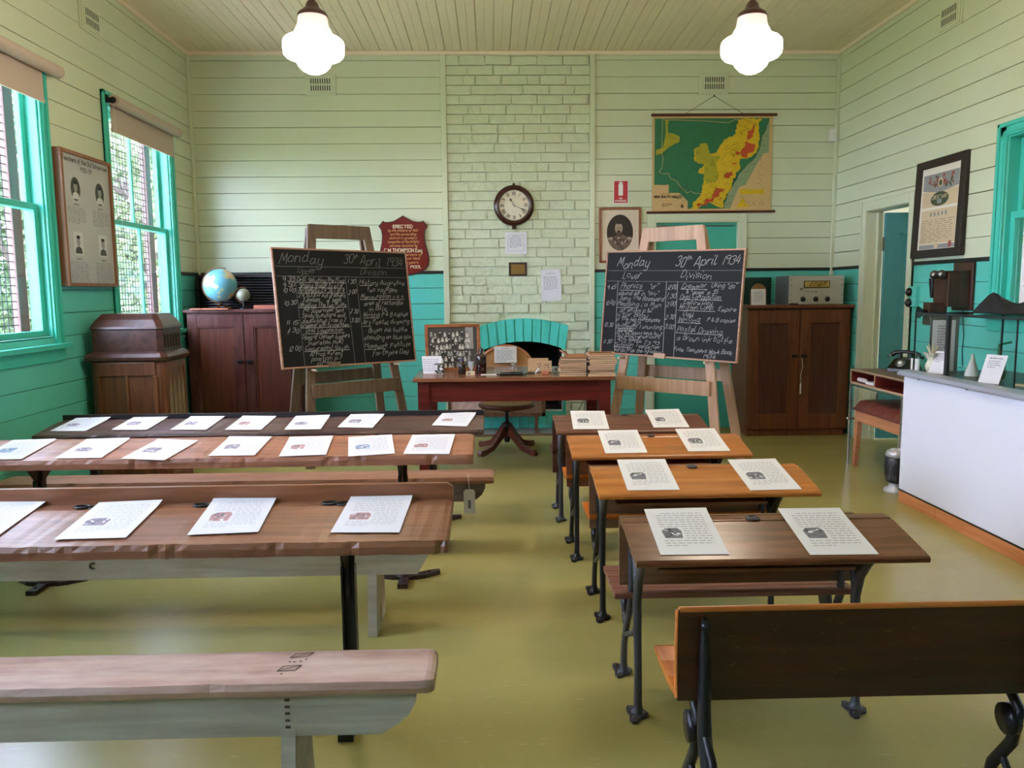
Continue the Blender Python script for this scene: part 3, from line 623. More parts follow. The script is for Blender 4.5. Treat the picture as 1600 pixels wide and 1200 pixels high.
# map
r = thing('wall_map', 'large hanging coloured map of New South Wales on wooden rods', 'map', (2.15, WY-.012, 2.58))
ROD = wood('map_rod_wood', (70, 32, 24), (96, 46, 32), 'x', .4)
MB().box(-.60, .61, -.018, .006, .438, .463).build('top_rod', ROD, r, bevel=.004)
MB().tube([(-.62, -.006, -.463), (.60, -.006, -.458)], .012, 12).ball((-.625, -.006, -.463), .014).ball((.605, -.006, -.458), .014).build('bottom_rod', ROD, r)
MB().tube([(-.27, -.008, .463), (0, -.004, .625), (.28, -.008, .463)], .0022, 5).ball((0, -.006, .627), .008).build('hanging_cord', IRON, r)
mb = MB(); mx0, mx1, mz0, mz1 = -.585, .575, -.455, .44
def mp(X, Y, d=0): return (mx0+(X-65)/1118*(mx1-mx0), -.0015-d*.0004, mz1-(Y-250)/888*(mz1-mz0))
def mpoly(P, m, d, k=2, amt=.1, seed=1):
    Q = jag(P, k, amt, seed) if k else [Vector(p) for p in P]
    mb.poly([mp(p[0], p[1], d) for p in Q][::-1], m)
mb.box(mx0, mx1, -.0015, .0, mz0, mz1, 0)
coast = [(1145, 270), (1125, 340), (1085, 430), (1070, 520), (1035, 610), (960, 690), (900, 760), (860, 830), (820, 900), (770, 990), (745, 1060), (740, 1112)]
coastj = [(p.x, p.y) for p in jag(coast, 2, .1, 4, closed=False)]
mpoly(coastj+[(1150, 1112), (1150, 270)], 2, 1, 0)
mpoly([(85, 270)]+coastj+[(400, 1112), (402, 1040), (320, 962), (222, 962), (222, 885), (85, 885)], 1, 2, 0)
mpoly([(855, 278), (960, 275), (1080, 280), (1050, 330), (1055, 400), (1068, 460), (1040, 560), (1000, 620), (950, 650), (885, 640), (890, 710), (850, 770), (815, 870), (790, 950), (755, 1010), (735, 1060), (732, 1108), (430, 1110), (450, 1050), (510, 1000), (540, 930), (545, 860), (560, 800), (495, 770), (540, 715), (580, 690), (470, 672), (458, 600), (450, 560), (500, 535), (510, 503), (572, 500), (605, 600), (650, 590), (690, 540), (730, 470), (810, 440), (830, 380), (845, 330)], 3, 3, 3, .22, 11)
mpoly([(180, 280), (218, 278), (208, 400), (318, 438), (310, 490), (230, 530), (160, 590), (100, 612), (98, 560), (160, 540), (188, 400)], 4, 3, 1, .08, 2)
mpoly([(458, 560), (500, 535), (510, 503), (572, 500), (605, 610), (700, 620), (640, 700), (470, 672)], 4, 4, 1, .08, 3)
mpoly([(560, 700), (660, 690), (680, 780), (650, 870), (570, 880), (550, 800)], 4, 4, 2, .15, 9)
for q, P in enumerate(([(1018, 320), (1005, 400), (985, 455), (940, 470), (950, 420), (990, 370)], [(925, 505), (975, 500), (1020, 535), (1005, 585), (950, 610), (935, 640), (890, 600), (905, 550)], [(835, 590), (880, 585), (885, 605), (840, 605)],
        [(815, 685), (855, 676), (845, 700), (815, 702)], [(770, 770), (812, 765), (815, 800), (780, 830), (745, 835), (740, 815)], [(660, 910), (700, 920), (745, 915), (740, 960), (700, 955), (680, 1000), (640, 1035), (560, 1075), (500, 1105), (485, 1070), (560, 1030), (620, 1015), (645, 960)], [(700, 1005), (715, 1005), (712, 1040), (695, 1035)])):
    mpoly(P, 5, 5, 3, .34, 30+q)
mpoly([(1100, 600), (1150, 590), (1150, 1112), (800, 1112), (880, 910), (940, 890), (1030, 720)], 0, 3, 0)
mpoly([(890, 930), (1115, 930), (1115, 980), (890, 980)], 3, 4, 1, .02, 5); mpoly([(850, 1105), (880, 1060), (900, 1020), (930, 1025), (940, 1070), (985, 1100)], 3, 4, 1, .1, 6)
g = random.Random(9)
def mline(P, wd, m, d, k=2, amt=.14, seed=1):
    Q = [mp(p[0], p[1], d) for p in jag(P, k, amt, seed, closed=False)]
    stroke(mb, [(q[0], q[2]) for q in Q], Vector((0, Q[0][1], 0)), Vector((1, 0, 0)), Vector((0, 0, 1)), wd, m)
mline([(150, 600), (155, 282), (500, 292), (770, 312), (830, 282), (900, 300)], .0045, 0, 6, 0)
mline([(150, 590), (130, 765), (220, 780), (240, 830), (290, 850), (330, 900), (390, 965), (430, 945), (530, 972)], .004, 0, 6, 2, .15)
for q in range(70):
    a, b = g.uniform(120, 980), g.uniform(300, 1050); mline([(a, b), (a+g.uniform(-90, 90), b+g.uniform(-70, 70))], .0022, 6, 7, 3, .2, q)
for q in range(60):
    t = g.random(); a = 560+420*t+g.uniform(-70, 70); b = 1000-650*t+g.uniform(-90, 90); mline([(a, b), (a+g.uniform(-60, 60), b+g.uniform(-50, 50))], .0019, 7, 7, 3, .25, q+80)
mline(coast, .004, 6, 7, 2, .1, 4)
for q in range(16):
    t = q/16; c = coast[int(t*11)]; mline([(c[0]+15, c[1]+8), (c[0]+60, c[1]+4)], .0022, 6, 7, 0)
for q in range(5): mline([(1080-10*q, 640+60*q), (1110-20*(q % 2), 690+60*q)], .0018, 6, 7, 3, .3, q); 
for q in range(6): mline([(980+25*q, 1040), (995+25*q, 1095)], .0016, 6, 7, 3, .3, q)
write(mb, 'NEW SOUTH WALES', (mp(215, 1008, 0)[0], -.0045, mp(215, 1008)[2]), U, V, .021, .0050, 7, slant=0, width=.268, align='c')
write(mb, 'Johnston School Series', (mp(215, 975, 0)[0], -.0045, mp(215, 975)[2]), U, V, .007, .0012, 6, width=.16, align='c') if False else None
mline([(130, 1033), (310, 1033)], .0012, 7, 6, 0); dashes(mb, mp(160, 1065, 6), U, V, .11, 3, .012, .004, 7)
dashes(mb, mp(135, 970, 6), U, V, .17, 1, .012, .003, 7)
mb.box(mp(338, 0)[0], mp(360, 0)[0], -.004, -.0035, mp(0, 1100)[2], mp(0, 1078)[2], 7); mb.box(mp(338, 0)[0], mp(362, 0)[0], -.004, -.0035, mp(0, 1076)[2], mp(0, 1068)[2], 5)
mb.build('map_sheet', [mat('map_cream', (206, 172, 118), .6, var=.06, vscale=4), mat('map_green', (38, 112, 74), .55, var=.12, vscale=5), mat('map_sea', (140, 158, 120), .6), mat('map_yellow', (216, 178, 24), .55, var=.15, vscale=12), mat('map_olive_yellow', (168, 160, 34), .55, var=.08), mat('map_red', (192, 76, 34), .55, var=.15, vscale=20), mat('map_line', (44, 70, 48), .6), BLACKT], r)
# movement sensor
tag(MB().box(-.034, .034, -.045, 0, -.058, .058).box(-.022, .022, -.050, -.045, -.04, .01).build('alarm_sensor', WHITE, bevel=.006, loc=(3.285, WY-.03, 2.83)), 'small white alarm sensor box high in the right back corner', 'sensor')
# left wall poster board
r = thing('display_board', 'tall framed poster of the old schoolroom teachers between the left windows', 'poster', (LX, 5.665, 1.88), rot=(0, -.0, PI/2))
OAK = wood('oak_board_frame', (120, 78, 52), (158, 108, 74), 'z', .45)
w2, h2 = .345, .445          # local x runs along the wall, -y into the room
MB().box(-w2, w2, -.07, 0, h2-.025, h2).box(-w2, w2, -.07, 0, -h2, -h2+.025).box(-w2, -w2+.025, -.07, 0, -h2+.025, h2-.025).box(w2-.025, w2, -.07, 0, -h2+.025, h2-.025).build('board_frame', OAK, r, bevel=.003)
mb = B(-w2+.02, w2-.02, -.055, -.01, -h2+.02, h2-.02)
Y = -.0555
write(mb, 'Teachers of the Old Schoolroom', (0, Y, .375), U, V, .030, .0045, 1, slant=0, width=.61, align='c')
write(mb, '1933-39', (0, Y, .325), U, V, .028, .0042, 1, slant=0, width=.16, align='c')
for x_, z_, ov in ((-.16, .20, 1), (.17, .20, 1), (-.17, -.16, 0), (.17, -.16, 0)):
    if ov: mb.box(x_-.07, x_+.07, Y-.0004, Y, z_-.085, z_+.085, 4); ell(mb, x_, z_, .062, .078, Y-.0006, 3)
    else: mb.box(x_-.068, x_+.068, Y-.0004, Y, z_-.082, z_+.082, 4); mb.box(x_-.062, x_+.062, Y-.0006, Y-.0004, z_-.076, z_+.076, 2)
    mb.poly([(x_-.048, Y-.0010, z_-.066), (x_+.048, Y-.0010, z_-.066), (x_+.036, Y-.0010, z_-.03), (x_, Y-.0010, z_-.018), (x_-.036, Y-.0010, z_-.03)], 3 if not ov else 2); ell(mb, x_, z_+.012, .024, .033, Y-.0012, 6, 16)
    ell(mb, x_, z_+.042, .026, .012, Y-.0014, 1, 12)
    dashes(mb, (x_-.035, Y, z_-.105), U, V, .07, 1, .01, .006, 1, last=1)
    dashes(mb, (x_-.12, Y, z_-.125), U, V, .25, 9 if ov else 12, .0125, .0035, 5, seed=int(x_*50)+9)
mb.build('poster_sheet', [mat('poster_grey', (182, 180, 178), .3, var=.1, vscale=3), INKD, mat('photo_white', (206, 206, 204), .5), mat('photo_dark', (58, 58, 60), .5), mat('photo_light', (190, 188, 184), .5), mat('poster_print', (112, 112, 114), .6), mat('photo_face', (150, 148, 144), .5)], r)
# right wall certificate
r = thing('framed_certificate', 'black framed Great War certificate on the right wall', 'picture', (RX, 5.955, 1.965), rot=(-.03, 0, -PI/2))
w2, h2 = .335, .365
BFR = mat('black_frame_wood', (38, 28, 24), .5, bump=.15)
MB().box(-w2, w2, -.035, 0, h2-.06, h2).box(-w2, w2, -.035, 0, -h2, -h2+.06).box(-w2, -w2+.075, -.035, 0, -h2+.06, h2-.06).box(w2-.075, w2, -.035, 0, -h2+.06, h2-.06).build('picture_frame', BFR, r, bevel=.005)
mb = B(-w2+.07, w2-.07, -.02, 0, -h2+.055, h2-.055); Y = -.0204
def rc(a, b, c, d, m, k=1): mb.box(a, b, Y-.0003*k, Y, c, d, m)
rc(-.235, .235, .14, .255, 1); rc(-.235, .235, -.30, -.27, 1); rc(-.245, .245, .0, .002, 4); rc(-.235, .235, -.262, -.01, 2); rc(-.235, .235, .01, .13, 2)
mb.poly([(-.235, Y-.0004, .14), (0, Y-.0004, .11), (.235, Y-.0004, .14)][::-1], 1)
g = random.Random(4)
for q in range(46): a = g.uniform(-.16, .19); b = g.uniform(.15, .235); ell(mb, a, b, g.uniform(.008, .022), g.uniform(.006, .014), Y-.0006-.00002*q, g.choice((3, 1, 5, 3, 6)), 8)
ell(mb, 0, .185, .036, .034, Y-.0018, 2, 16); ell(mb, 0, .182, .022, .022, Y-.0020, 5, 14)
ell(mb, 0, .065, .12, .052, Y-.0006, 5, 26); mb.box(-.03, .03, Y-.0009, Y-.0006, .03, .062, 1)
write(mb, 'GREAT WAR', (0, Y-.0008, .066), U, V, .026, .004, 2, slant=0, width=.2, align='c')
for q in range(5): ell(mb, -.10+.05*q, -.045, .014, .018, Y-.0006, 1, 10)
dashes(mb, (-.22, Y-.0006, -.09), U, V, .44, 11, .0155, .0028, 6, seed=2); ell(mb, -.0, -.28, .03, .022, Y-.0007, 2, 12); ell(mb, .18, -.275, .022, .026, Y-.0007, 3, 12)
mb.build('certificate_sheet', [mat('cert_mount', (222, 214, 196), .6), mat('cert_blue_grey', (140, 142, 140), .6, var=.2, vscale=20), mat('cert_parchment', (206, 184, 148), .6, var=.08), mat('cert_red', (150, 70, 56), .6), WHITE, mat('cert_green', (62, 78, 50), .6), mat('cert_ink', (96, 86, 74), .7)], r)
# light switches
r = thing('light_switch', 'teal switch block with two round black switches beside the doorway', 'switch', (RX, 6.262, 1.300), rot=(0, 0, -PI/2))
B(-.06, .06, -.03, 0, -.075, .085).build('switch_block', TEAL, r, bevel=.003)
for z_ in (.04, -.045): 
    mb = MB(); mb.M = Matrix.Translation((-.03, -.03, z_)) @ RX90; mb.lathe([(.034, 0), (.034, .012), (.026, .022), (.008, .026), (.008, .036), (.0001, .038)], 24); mb.build('switch', BLACK, r)
# wall telephone
TW = wood('telephone_wood', (46, 26, 20), (78, 44, 30), 'z', .3)
r = thing('wall_telephone', 'antique dark wooden wall telephone with twin bells on the right wall', 'telephone', (RX, 5.60, 1.38), rot=(0, 0, -PI/2))
B(-.12, .12, -.025, 0, -.17, .17).build('backboard', TW, r, bevel=.008)
B(-.095, .095, -.175, -.025, -.14, .11).build('box', TW, r, bevel=.004)
for x_ in (-.045, .045): MB().ball((x_, -.20, .085), .032, n=16).build('bell', STEEL, r)
MB().box(-.05, .05, -.27, -.15, -.27, -.11).build('battery_shelf', TW, r, bevel=.004)
mb = MB(); mb.M = Matrix.Translation((0, -.27, -.18)) @ RX90; mb.lathe([(.02, 0), (.022, .03), (.04, .05), (.042, .055)], 20); mb.build('mouthpiece', BLACK, r)
MB().tube([(-.12, -.15, .02), (-.15, -.15, .02)], .008, 8).tube([(-.15, -.15, .06), (-.15, -.15, -.08)], [.028, .014], 12).build('earpiece', BLACK, r)
MB().tube([(.02, -.02, -.17), (.01, -.01, -.26), (.03, -.01, -.34), (.02, -.01, -.45), (.035, -.01, -.56)], .003, 6).build('cable', BLACK, r)
# ---------------------------------------------------------------- cabinets against the back wall
def cabinet(loc, W, D_, Hh, wd, pn, lab):
    r = thing('cupboard', lab, 'cupboard', loc)
    B(-W/2, W/2, .02, D_, .06, Hh-.03).box(-W/2+.02, W/2-.02, .03, D_, 0, .06).build('carcass', wd, r, bevel=.003)
    B(-W/2-.02, W/2+.02, -.02, D_, Hh-.03, Hh).build('cupboard_top', wd, r, bevel=.006)
    for s_ in (-1, 1):
        a, b = (-W/2+.01, -.003) if s_ < 0 else (.003, W/2-.01)
        d = MB(); st = .085; z0, z1 = .07, Hh-.045
        d.box(a, a+st, 0, .022, z0, z1).box(b-st, b, 0, .022, z0, z1).box(a+st, b-st, 0, .022, z1-.11, z1).box(a+st, b-st, 0, .022, z0, z0+.13)
        d.box(a+st, b-st, .014, .02, z0+.13, z1-.11, 1)
        pa, pb, pz0, pz1 = a+st, b-st, z0+.13, z1-.11
        for e0, e1, f0, f1 in ((pa, pa+.014, pz0, pz1), (pb-.014, pb, pz0, pz1), (pa, pb, pz0, pz0+.014), (pa, pb, pz1-.014, pz1)): d.box(e0, e1, .004, .015, f0, f1)
        do = d.build('door', [wd, pn], r, bevel=.003)
        e = b-.04 if s_ < 0 else a+.04
        MB().box(e-.028, e+.028, -.012, 0, Hh*.615-.012, Hh*.615+.012).build('latch', IRON, do, bevel=.002)
    return r
CR1 = wood('right_cupboard_wood', (92, 48, 26), (124, 68, 38), 'z', .4, scale=2.5); CR2 = wood('right_cupboard_panel', (70, 34, 26), (96, 50, 34), 'z', .45, worn=(88, 60, 52), wornamt=.5)
r = cabinet((2.85, 7.30, 0), .96, .49, 1.225, CR1, CR2, 'brown two door panelled cupboard under the radio')
MB().tube([(.02, -.012, .74), (.03, -.02, .66), (.012, -.016, .57), (.02, -.016, .50)], .0022, 5).box(.010, .022, -.018, -.013, .40, .50).build('padlock_string', WHITE, r)
CL1 = wood('left_cupboard_wood', (60, 28, 25), (86, 42, 34), 'z', .45, scale=2.5, worn=(150, 110, 100), wornamt=.2, spec=.3); CL2 = wood('left_cupboard_panel', (76, 36, 26), (102, 50, 34), 'z', .4)
cabinet((-2.245, 7.30, 0), 1.03, .49, 1.235, CL1, CL2, 'reddish two door cupboard behind the left easel, globes on top')
# tambour shelf behind the globes
DKW = mat('very_dark_wood', (34, 24, 24), .3)
r = thing('tambour_cabinet', 'low dark slatted roll front cabinet behind the globes', 'cabinet', (-2.36, 7.82, 1.235))
B(-.41, -.385, -.19, 0, 0, .315).box(.385, .41, -.19, 0, 0, .315).box(-.41, .41, -.19, 0, .29, .32).box(-.385, .385, -.02, 0, 0, .29).build('carcass', DKW, r, bevel=.003)
mb = MB()
for k in range(11): mb.tube([(-.385, -.15, .016+k*.0255), (.385, -.15, .016+k*.0255)], .012, 10)
mb.build('tambour', mat('dark_slat', (30, 27, 32), .22), r)
# globes
OCEAN = bpy.data.materials.new('globe_map'); OCEAN.use_nodes = True; n = OCEAN.node_tree; p = n.nodes['Principled BSDF']; p.inputs['Roughness'].default_value = .3
tc = n.nodes.new('ShaderNodeTexCoord'); a = n.nodes.new('ShaderNodeTexNoise'); a.inputs['Scale'].default_value = 7.5; a.inputs['Detail'].default_value = 5; n.links.new(tc.outputs['Object'], a.inputs[0])
cr = n.nodes.new('ShaderNodeValToRGB'); e = cr.color_ramp.elements; e[0].position = 0; e[0].color = (*lin((96, 166, 196)), 1); e[1].position = 1; e[1].color = (*lin((216, 178, 140)), 1)
for ps, c in ((.51, (112, 180, 200)), (.53, (170, 196, 160)), (.56, (214, 196, 150)), (.64, (206, 150, 120))):
    q = e.new(ps); q.color = (*lin(c), 1)
n.links.new(a.outputs[0], cr.inputs[0]); n.links.new(cr.outputs[0], p.inputs['Base Color'])
def globe(c, R_, zt, lab, m, big):
    r = thing('globe', lab, 'globe', (c[0], c[1], zt)); h = c[2]-zt
    mb = MB(); mb.M = Matrix.Translation((0, 0, h)) @ Matrix.Rotation(.4, 4, 'Y'); mb.ball((0, 0, 0), R_, n=40); mb.build('sphere', m, r)
    mb = MB(); mb.tube([(math.sin(t)*(R_+.012)*-1, 0, h+math.cos(t)*(R_+.012)) for t in [(-.35+k*PI*1.12/18) for k in range(19)]], .006 if big else .004, 6); mb.build('meridian_arm', mat('meridian_bronze', (120, 80, 58), .4, metal=.5), r)
    mb = MB()
    if big:
        for k in range(3): a_ = k*2*PI/3+.5; mb.tube([(0, 0, h-R_-.015), (.03*math.cos(a_), .03*math.sin(a_), .03), (.085*math.cos(a_), .085*math.sin(a_), .006)], .006, 8)
    else: mb.lathe([(.04, 0), (.04, .008), (.012, .016), (.007, h-R_-.004)], 20)
    mb.build('stand', BRASS if big else BLACK, r)
globe(at(344, 446, y=7.42)+Vector((0, 0, .0)), .150, 1.235, 'large blue world globe on the left cupboard', OCEAN, True)
OLDG = mat('old_globe_map', (140, 142, 122), .4, var=.35, vscale=26)
globe(at(380, 461, y=7.40), .060, 1.235, 'small faded grey globe beside the large blue one', OLDG, False)
tag(B(-.24, .10, -.06, .06, 0, .012).build('ruler', wood('ruler_wood', (160, 84, 56), (190, 110, 76), 'x'), loc=(-2.46, 7.305, 1.2352)), 'flat orange brown board lying on the left cupboard before the globes', 'board')
tag(MB().box(-.09, .10, -.05, .05, 0, .035).build('book', mat('red_brown_book', (168, 92, 70), .5), loc=(-2.06, 7.36, 1.235), bevel=.003), 'red brown book lying on the left cupboard right of the small globe', 'book')
# radio and things on the right cupboard
r = thing('radio', 'grey steel box radio receiver with yellow dial on the right cupboard', 'radio', (3.0, 7.34, 1.225))
RG = mat('radio_grey_paint', (188, 186, 180), .4)
mb = MB().box(-.255, .262, 0, .34, 0, .268)
mb.build('radio_case', mat('radio_dark_side', (86, 90, 88), .45), r, bevel=.004)
mb = MB().box(-.25, .258, -.008, 0, .004, .265)
for x_ in (-.232, .24):
    for z_ in (.04, .09, .18, .23): mb.ball((x_, -.009, z_), .006, 1, 8)
write(mb, 'COMMUNICATION', (-.06, -.0085, .118), U, V, .007, .0015, 1, slant=0, width=.10, align='c') if False else dashes(mb, (-.11, -.0085, .120), U, V, .09, 1, .01, .005, 1, last=1)
mb.ball((.0, -.010, .122), .008, 1, 8); mb.build('front_panel', [RG, STEEL], r, bevel=.002)
mb = MB().box(-.115, .125, -.014, -.008, .155, .22); mb.box(-.108, .118, -.0150, -.014, .163, .213, 1)
g = random.Random(3)
for k in range(4):
    zz = .172+k*.011; mb.box(-.10, .11, -.0156, -.015, zz, zz+.0012, 0)
    for j in range(15): x_ = g.uniform(-.07, .09); mb.box(x_, x_+.009, -.0158, -.015, zz-.003, zz+.004, 0)
mb.build('tuning_dial', [BLACKT, mat('dial_yellow', (214, 182, 96), .4)], r)
for x_ in (-.12, 0, .11):
    mb = MB(); mb.M = Matrix.Translation((x_, -.008, .052)) @ RX90; mb.lathe([(.024, 0), (.022, .006), (.017, .008), (.014, .028), (.0001, .029)], 20); mb.box(-.004, .004, .0, .022, .008, .028); mb.build('control_knob', BLACK, r)
MB().tube([(-.147, -.008, .142), (-.147, -.02, .142), (-.135, -.03, .152)], .005, 8).build('toggle_switch', BLACK, r)
tag(MB().box(-.19, .19, -.02, 0, 0, .262).box(-.17, .17, -.024, -.02, .02, .24).build('dark_board', mat('dark_green_board', (14, 46, 36), .35), loc=(2.55, 7.80, 1.225), bevel=.003), 'dark green board standing behind the white card on the right cupboard', 'board')
mb = MB(); mb.ext([(.075*math.cos(t), 0, .115+.085*math.sin(t)) for t in [PI*k/16 for k in range(17)]]+[(-.075, 0, 0), (.075, 0, 0)], (0, .012, 0))
tag(mb.build('wooden_disc', wood('disc_wood', (134, 92, 46), (160, 112, 60)), loc=(2.53, 7.52, 1.225)), 'round topped light wooden piece behind the white card on the right cupboard', 'wooden piece')
mb = MB().box(-.068, .068, 0, .003, 0, .15); dashes(mb, (-.045, -.001, .12), U, V, .09, 7, .014, .004, 1)
o = tag(mb.build('card', [PAPER, INK], loc=(2.505, 7.44, 1.225)), 'small white card standing on the right cupboard left of the radio', 'card'); o.rotation_euler = (-.12, 0, 0)
tag(MB().tube([(-.03, 0, .008), (.0, .01, .012), (.03, -.01, .008)], .007, 8).ball((.035, -.01, .009), .01).build('small_ornament', IRONB, loc=(2.78, 7.31, 1.225)), 'tiny dark metal piece lying on the right cupboard before the radio', 'ornament')
# ---------------------------------------------------------------- gramophone cabinet
GW = wood('gramophone_mahogany', (62, 36, 32), (92, 56, 48), 'y', .28, scale=2.2); GW2 = wood('gramophone_body', (88, 50, 32), (122, 72, 44), 'z', .35, scale=2.2)
r = thing('gramophone_cabinet', 'large dark gramophone cabinet with domed lid by the left window', 'gramophone', (-2.50, 5.72, 0))
w_, d_ = .255, .21
def ring(hx, hy, c, z): return [(-hx, -hy, z), (hx-c, -hy, z), (hx, -hy+c, z), (hx, hy-c, z), (hx-c, hy, z), (-hx, hy, z)]
def loft(mb, rings, m=0):
    n_ = len(rings[0]); vs = [p for q in rings for p in q]
    for i in range(len(rings)-1): mb.add(vs, [(i*n_+j, i*n_+(j+1) % n_, (i+1)*n_+(j+1) % n_, (i+1)*n_+j) for j in range(n_)], m)
    mb.add(vs, [tuple(range(n_-1, -1, -1)), tuple(range((len(rings)-1)*n_, len(rings)*n_))], m)
mb = MB(); loft(mb, [ring(.262, .215, .03, .02), ring(.262, .215, .03, .08), ring(.245, .20, .03, .10), ring(.245, .20, .03, .925)]); 
mb.box(.245, .255, -.17, .17, .12, .17).box(.245, .255, -.17, .17, .86, .91).box(.245, .255, -.17, -.14, .17, .86).box(.245, .255, .14, .17, .17, .86)
mb.box(-.22, .19, -.212, -.20, .82, .915).box(-.22, -.19, -.212, -.2, .12, .82).box(.17, .2, -.212, -.2, .12, .82).box(-.02, .0, -.212, -.2, .12, .82).box(-.19, .17, -.212, -.2, .12, .17); mb.build('cabinet_body', GW2, r, bevel=.004)
mb = MB(); loft(mb, [ring(.25, .205, .03, .915), ring(.275, .23, .035, .93), ring(.28, .235, .035, .95), ring(.262, .217, .03, .975), ring(.245, .20, .03, .985)]); mb.build('waist_moulding', GW, r, bevel=.003)
mb = MB(); loft(mb, [ring(.235, .19, .03, .985), ring(.235, .19, .03, 1.135), ring(.247, .202, .032, 1.143), ring(.243, .198, .032, 1.158), ring(.215, .17, .03, 1.205), ring(.190, .145, .028, 1.235), ring(.182, .137, .026, 1.245)])
mb.build('lid', GW, r, bevel=.004)
mb = MB()
for k in range(4):
    y_ = -.125+.075*k; mb.ext([(.236, y_, .17), (.236, y_+.045, .17), (.236, y_+.048, .70), (.236, y_+.022, .80), (.236, y_-.003, .70)], (.012, 0, 0))
mb.build('grille_cloth', mat('grille_cloth', (128, 112, 92), .8, var=.2, vscale=30), r)
mb = MB()
for k in range(6): mb.box(.235, .2385, -.14+k*.05, -.12+k*.05, 1.01, 1.10)
mb.build('louvre', mat('dark_slot', (14, 10, 9), .8), r)['kind'] = 'stuff'
MB().tube([(.245, .17, 1.07), (.262, .17, 1.07)], .006, 8).build('crank_stub', STEEL, r)
# ---------------------------------------------------------------- easels with blackboards
SLATE = mat('blackboard_slate', (21, 23, 25), .65, spec=.25, var=.25, vscale=5); CHALK = mat('chalk', (172, 172, 168), .9); CHALKF = mat('faint_chalk', (112, 114, 112), .9)
def easel(c, yaw, tilt, roll, W, Hh, frame, leg, lab, lab2, text, ecol):
    c = Vector(c); u = Vector((math.cos(yaw), math.sin(yaw), 0)); nrm = Vector((math.sin(yaw), -math.cos(yaw), 0))
    # board
    dn = Vector((0, 0, -1))*math.cos(tilt)+nrm*math.sin(tilt)
    u2 = u*math.cos(roll)+dn*math.sin(roll); d2 = -u*math.sin(roll)+dn*math.cos(roll); n2 = u2.cross(d2)   # points away from viewer? fixed below
    f = n2 if n2.dot(nrm) > 0 else -n2
    Rm = Matrix(((u2.x, f.x*-1, -d2.x, 0), (u2.y, -f.y, -d2.y, 0), (u2.z, -f.z, -d2.z, 0), (0, 0, 0, 1)))   # local x right, y away, z up
    r = bpy.data.objects.new('blackboard', None); COL.objects.link(r); r.matrix_world = Matrix.Translation(c) @ Rm; tag(r, lab2, 'blackboard', 'chalk written blackboards')
    mb = MB().box(-W/2+.012, W/2-.012, 0, .018, -Hh/2+.012, Hh/2-.012)
    text(mb, W, Hh)
    mb.build('writing_face', [SLATE, CHALK, CHALKF], r)
    MB().box(-W/2, W/2, -.006, .022, Hh/2-.013, Hh/2).box(-W/2, W/2, -.006, .022, -Hh/2, -Hh/2+.013).box(-W/2, -W/2+.013, -.006, .022, -Hh/2+.013, Hh/2-.013).box(W/2-.013, W/2, -.006, .022, -Hh/2+.013, Hh/2-.013).build('board_edge', frame, r, bevel=.002)
    bx_ = ecol['blk']*W-W/2; MB().box(bx_-.05, bx_+.05, -.024, -.004, -Hh/2-.006, -Hh/2+.034).build('ledge_block', leg, r, bevel=.002)
    # easel: front A frame behind the board, leaning back; rear frame hinged at top
    ctr = Vector((c.x, c.y, 0)); f0 = Vector((nrm.x, nrm.y, 0))
    e = bpy.data.objects.new('easel', None); COL.objects.link(e)
    e.matrix_world = Matrix.Translation(ctr) @ Matrix.Rotation(yaw, 4, 'Z'); tag(e, lab, 'easel', 'wooden blackboard easels')
    # local: x right, y away from viewer
    tt = math.tan(tilt); off = .045; zt = ecol['top']; hx, hb = ecol['hx'], ecol['hb']; zc = c.z
    def yf(z): return off+(z-zc)*tt
    lw = .075
    sx0 = ecol.get('cx', 0)
    for s_ in (-1, 1):
        MB().beam((sx0+s_*hb, yf(0), 0), (sx0+s_*hx, yf(zt), zt), lw, .028, up=(0, 1, 0)).build('front_leg', leg, e, bevel=.003)
        ry = yf(0)+ecol['spread']
        MB().beam((sx0+s_*(hb-.02), ry, 0), (sx0+s_*(hx-.005), yf(zt)+.035, zt-.02), lw, .026, up=(0, 1, 0)).build('rear_leg', leg, e, bevel=.003)
    hz = zt-.045
    MB().box(sx0-hx-.03, sx0+hx+.03, yf(hz)-.016, yf(hz)+.016, zt-.10, zt+.012).build('top_rail', leg, e, bevel=.003)
    z1 = ecol['rail']; k = (z1)/zt; hh = hb+(hx-hb)*k
    MB().box(sx0-hh, sx0+hh, yf(z1)-.045, yf(z1)-.018, z1-.055, z1+.055).build('lower_rail', leg, e, bevel=.003)
    hh2 = hh-.02; yr = (yf(0)+ecol['spread'])*(1-k)+(yf(zt)+.035)*k
    MB().box(sx0-hh2, sx0+hh2, yr+.014, yr+.036, z1+.02, z1+.12).build('rear_rail', leg, e, bevel=.003)
    zb = zc-Hh/2*math.cos(tilt)-.012
    for s_ in (-1, 1):
        x_ = sx0+s_*(hb+(hx-hb)*zb/zt); MB().tube([(x_, yf(zb)+.02, zb-.004), (x_, yf(zb)-.10, zb-.004)], .009, 8).build('peg', mat('pale_peg', (214, 196, 176), .5), e)
    return r, e
def chalk_lines(mb, W, Hh, L):
    for t in L: pass
def T(mb, W, Hh, s, fx, fy, h, width=None, m=1, wd=.0030, under=False):
    x, z = -W/2+fx*W, Hh/2-fy*Hh
    t = write(mb, s, (x, -.0004, z), U, V, h, wd, m, jit=.22, width=width*W if width else None)
    if under: stroke(mb, [(x-.005, z-h*.2), (x+t+.005, z-h*.22)], Vector((0, -.001, 0)), U, V, .0035, m)
def vline(mb, W, Hh, a, b, m=2, wd=.0035): stroke(mb, [(-W/2+a[0]*W, Hh/2-a[1]*Hh), (-W/2+b[0]*W, Hh/2-b[1]*Hh)], Vector((0, -.0008, 0)), U, V, wd, m)
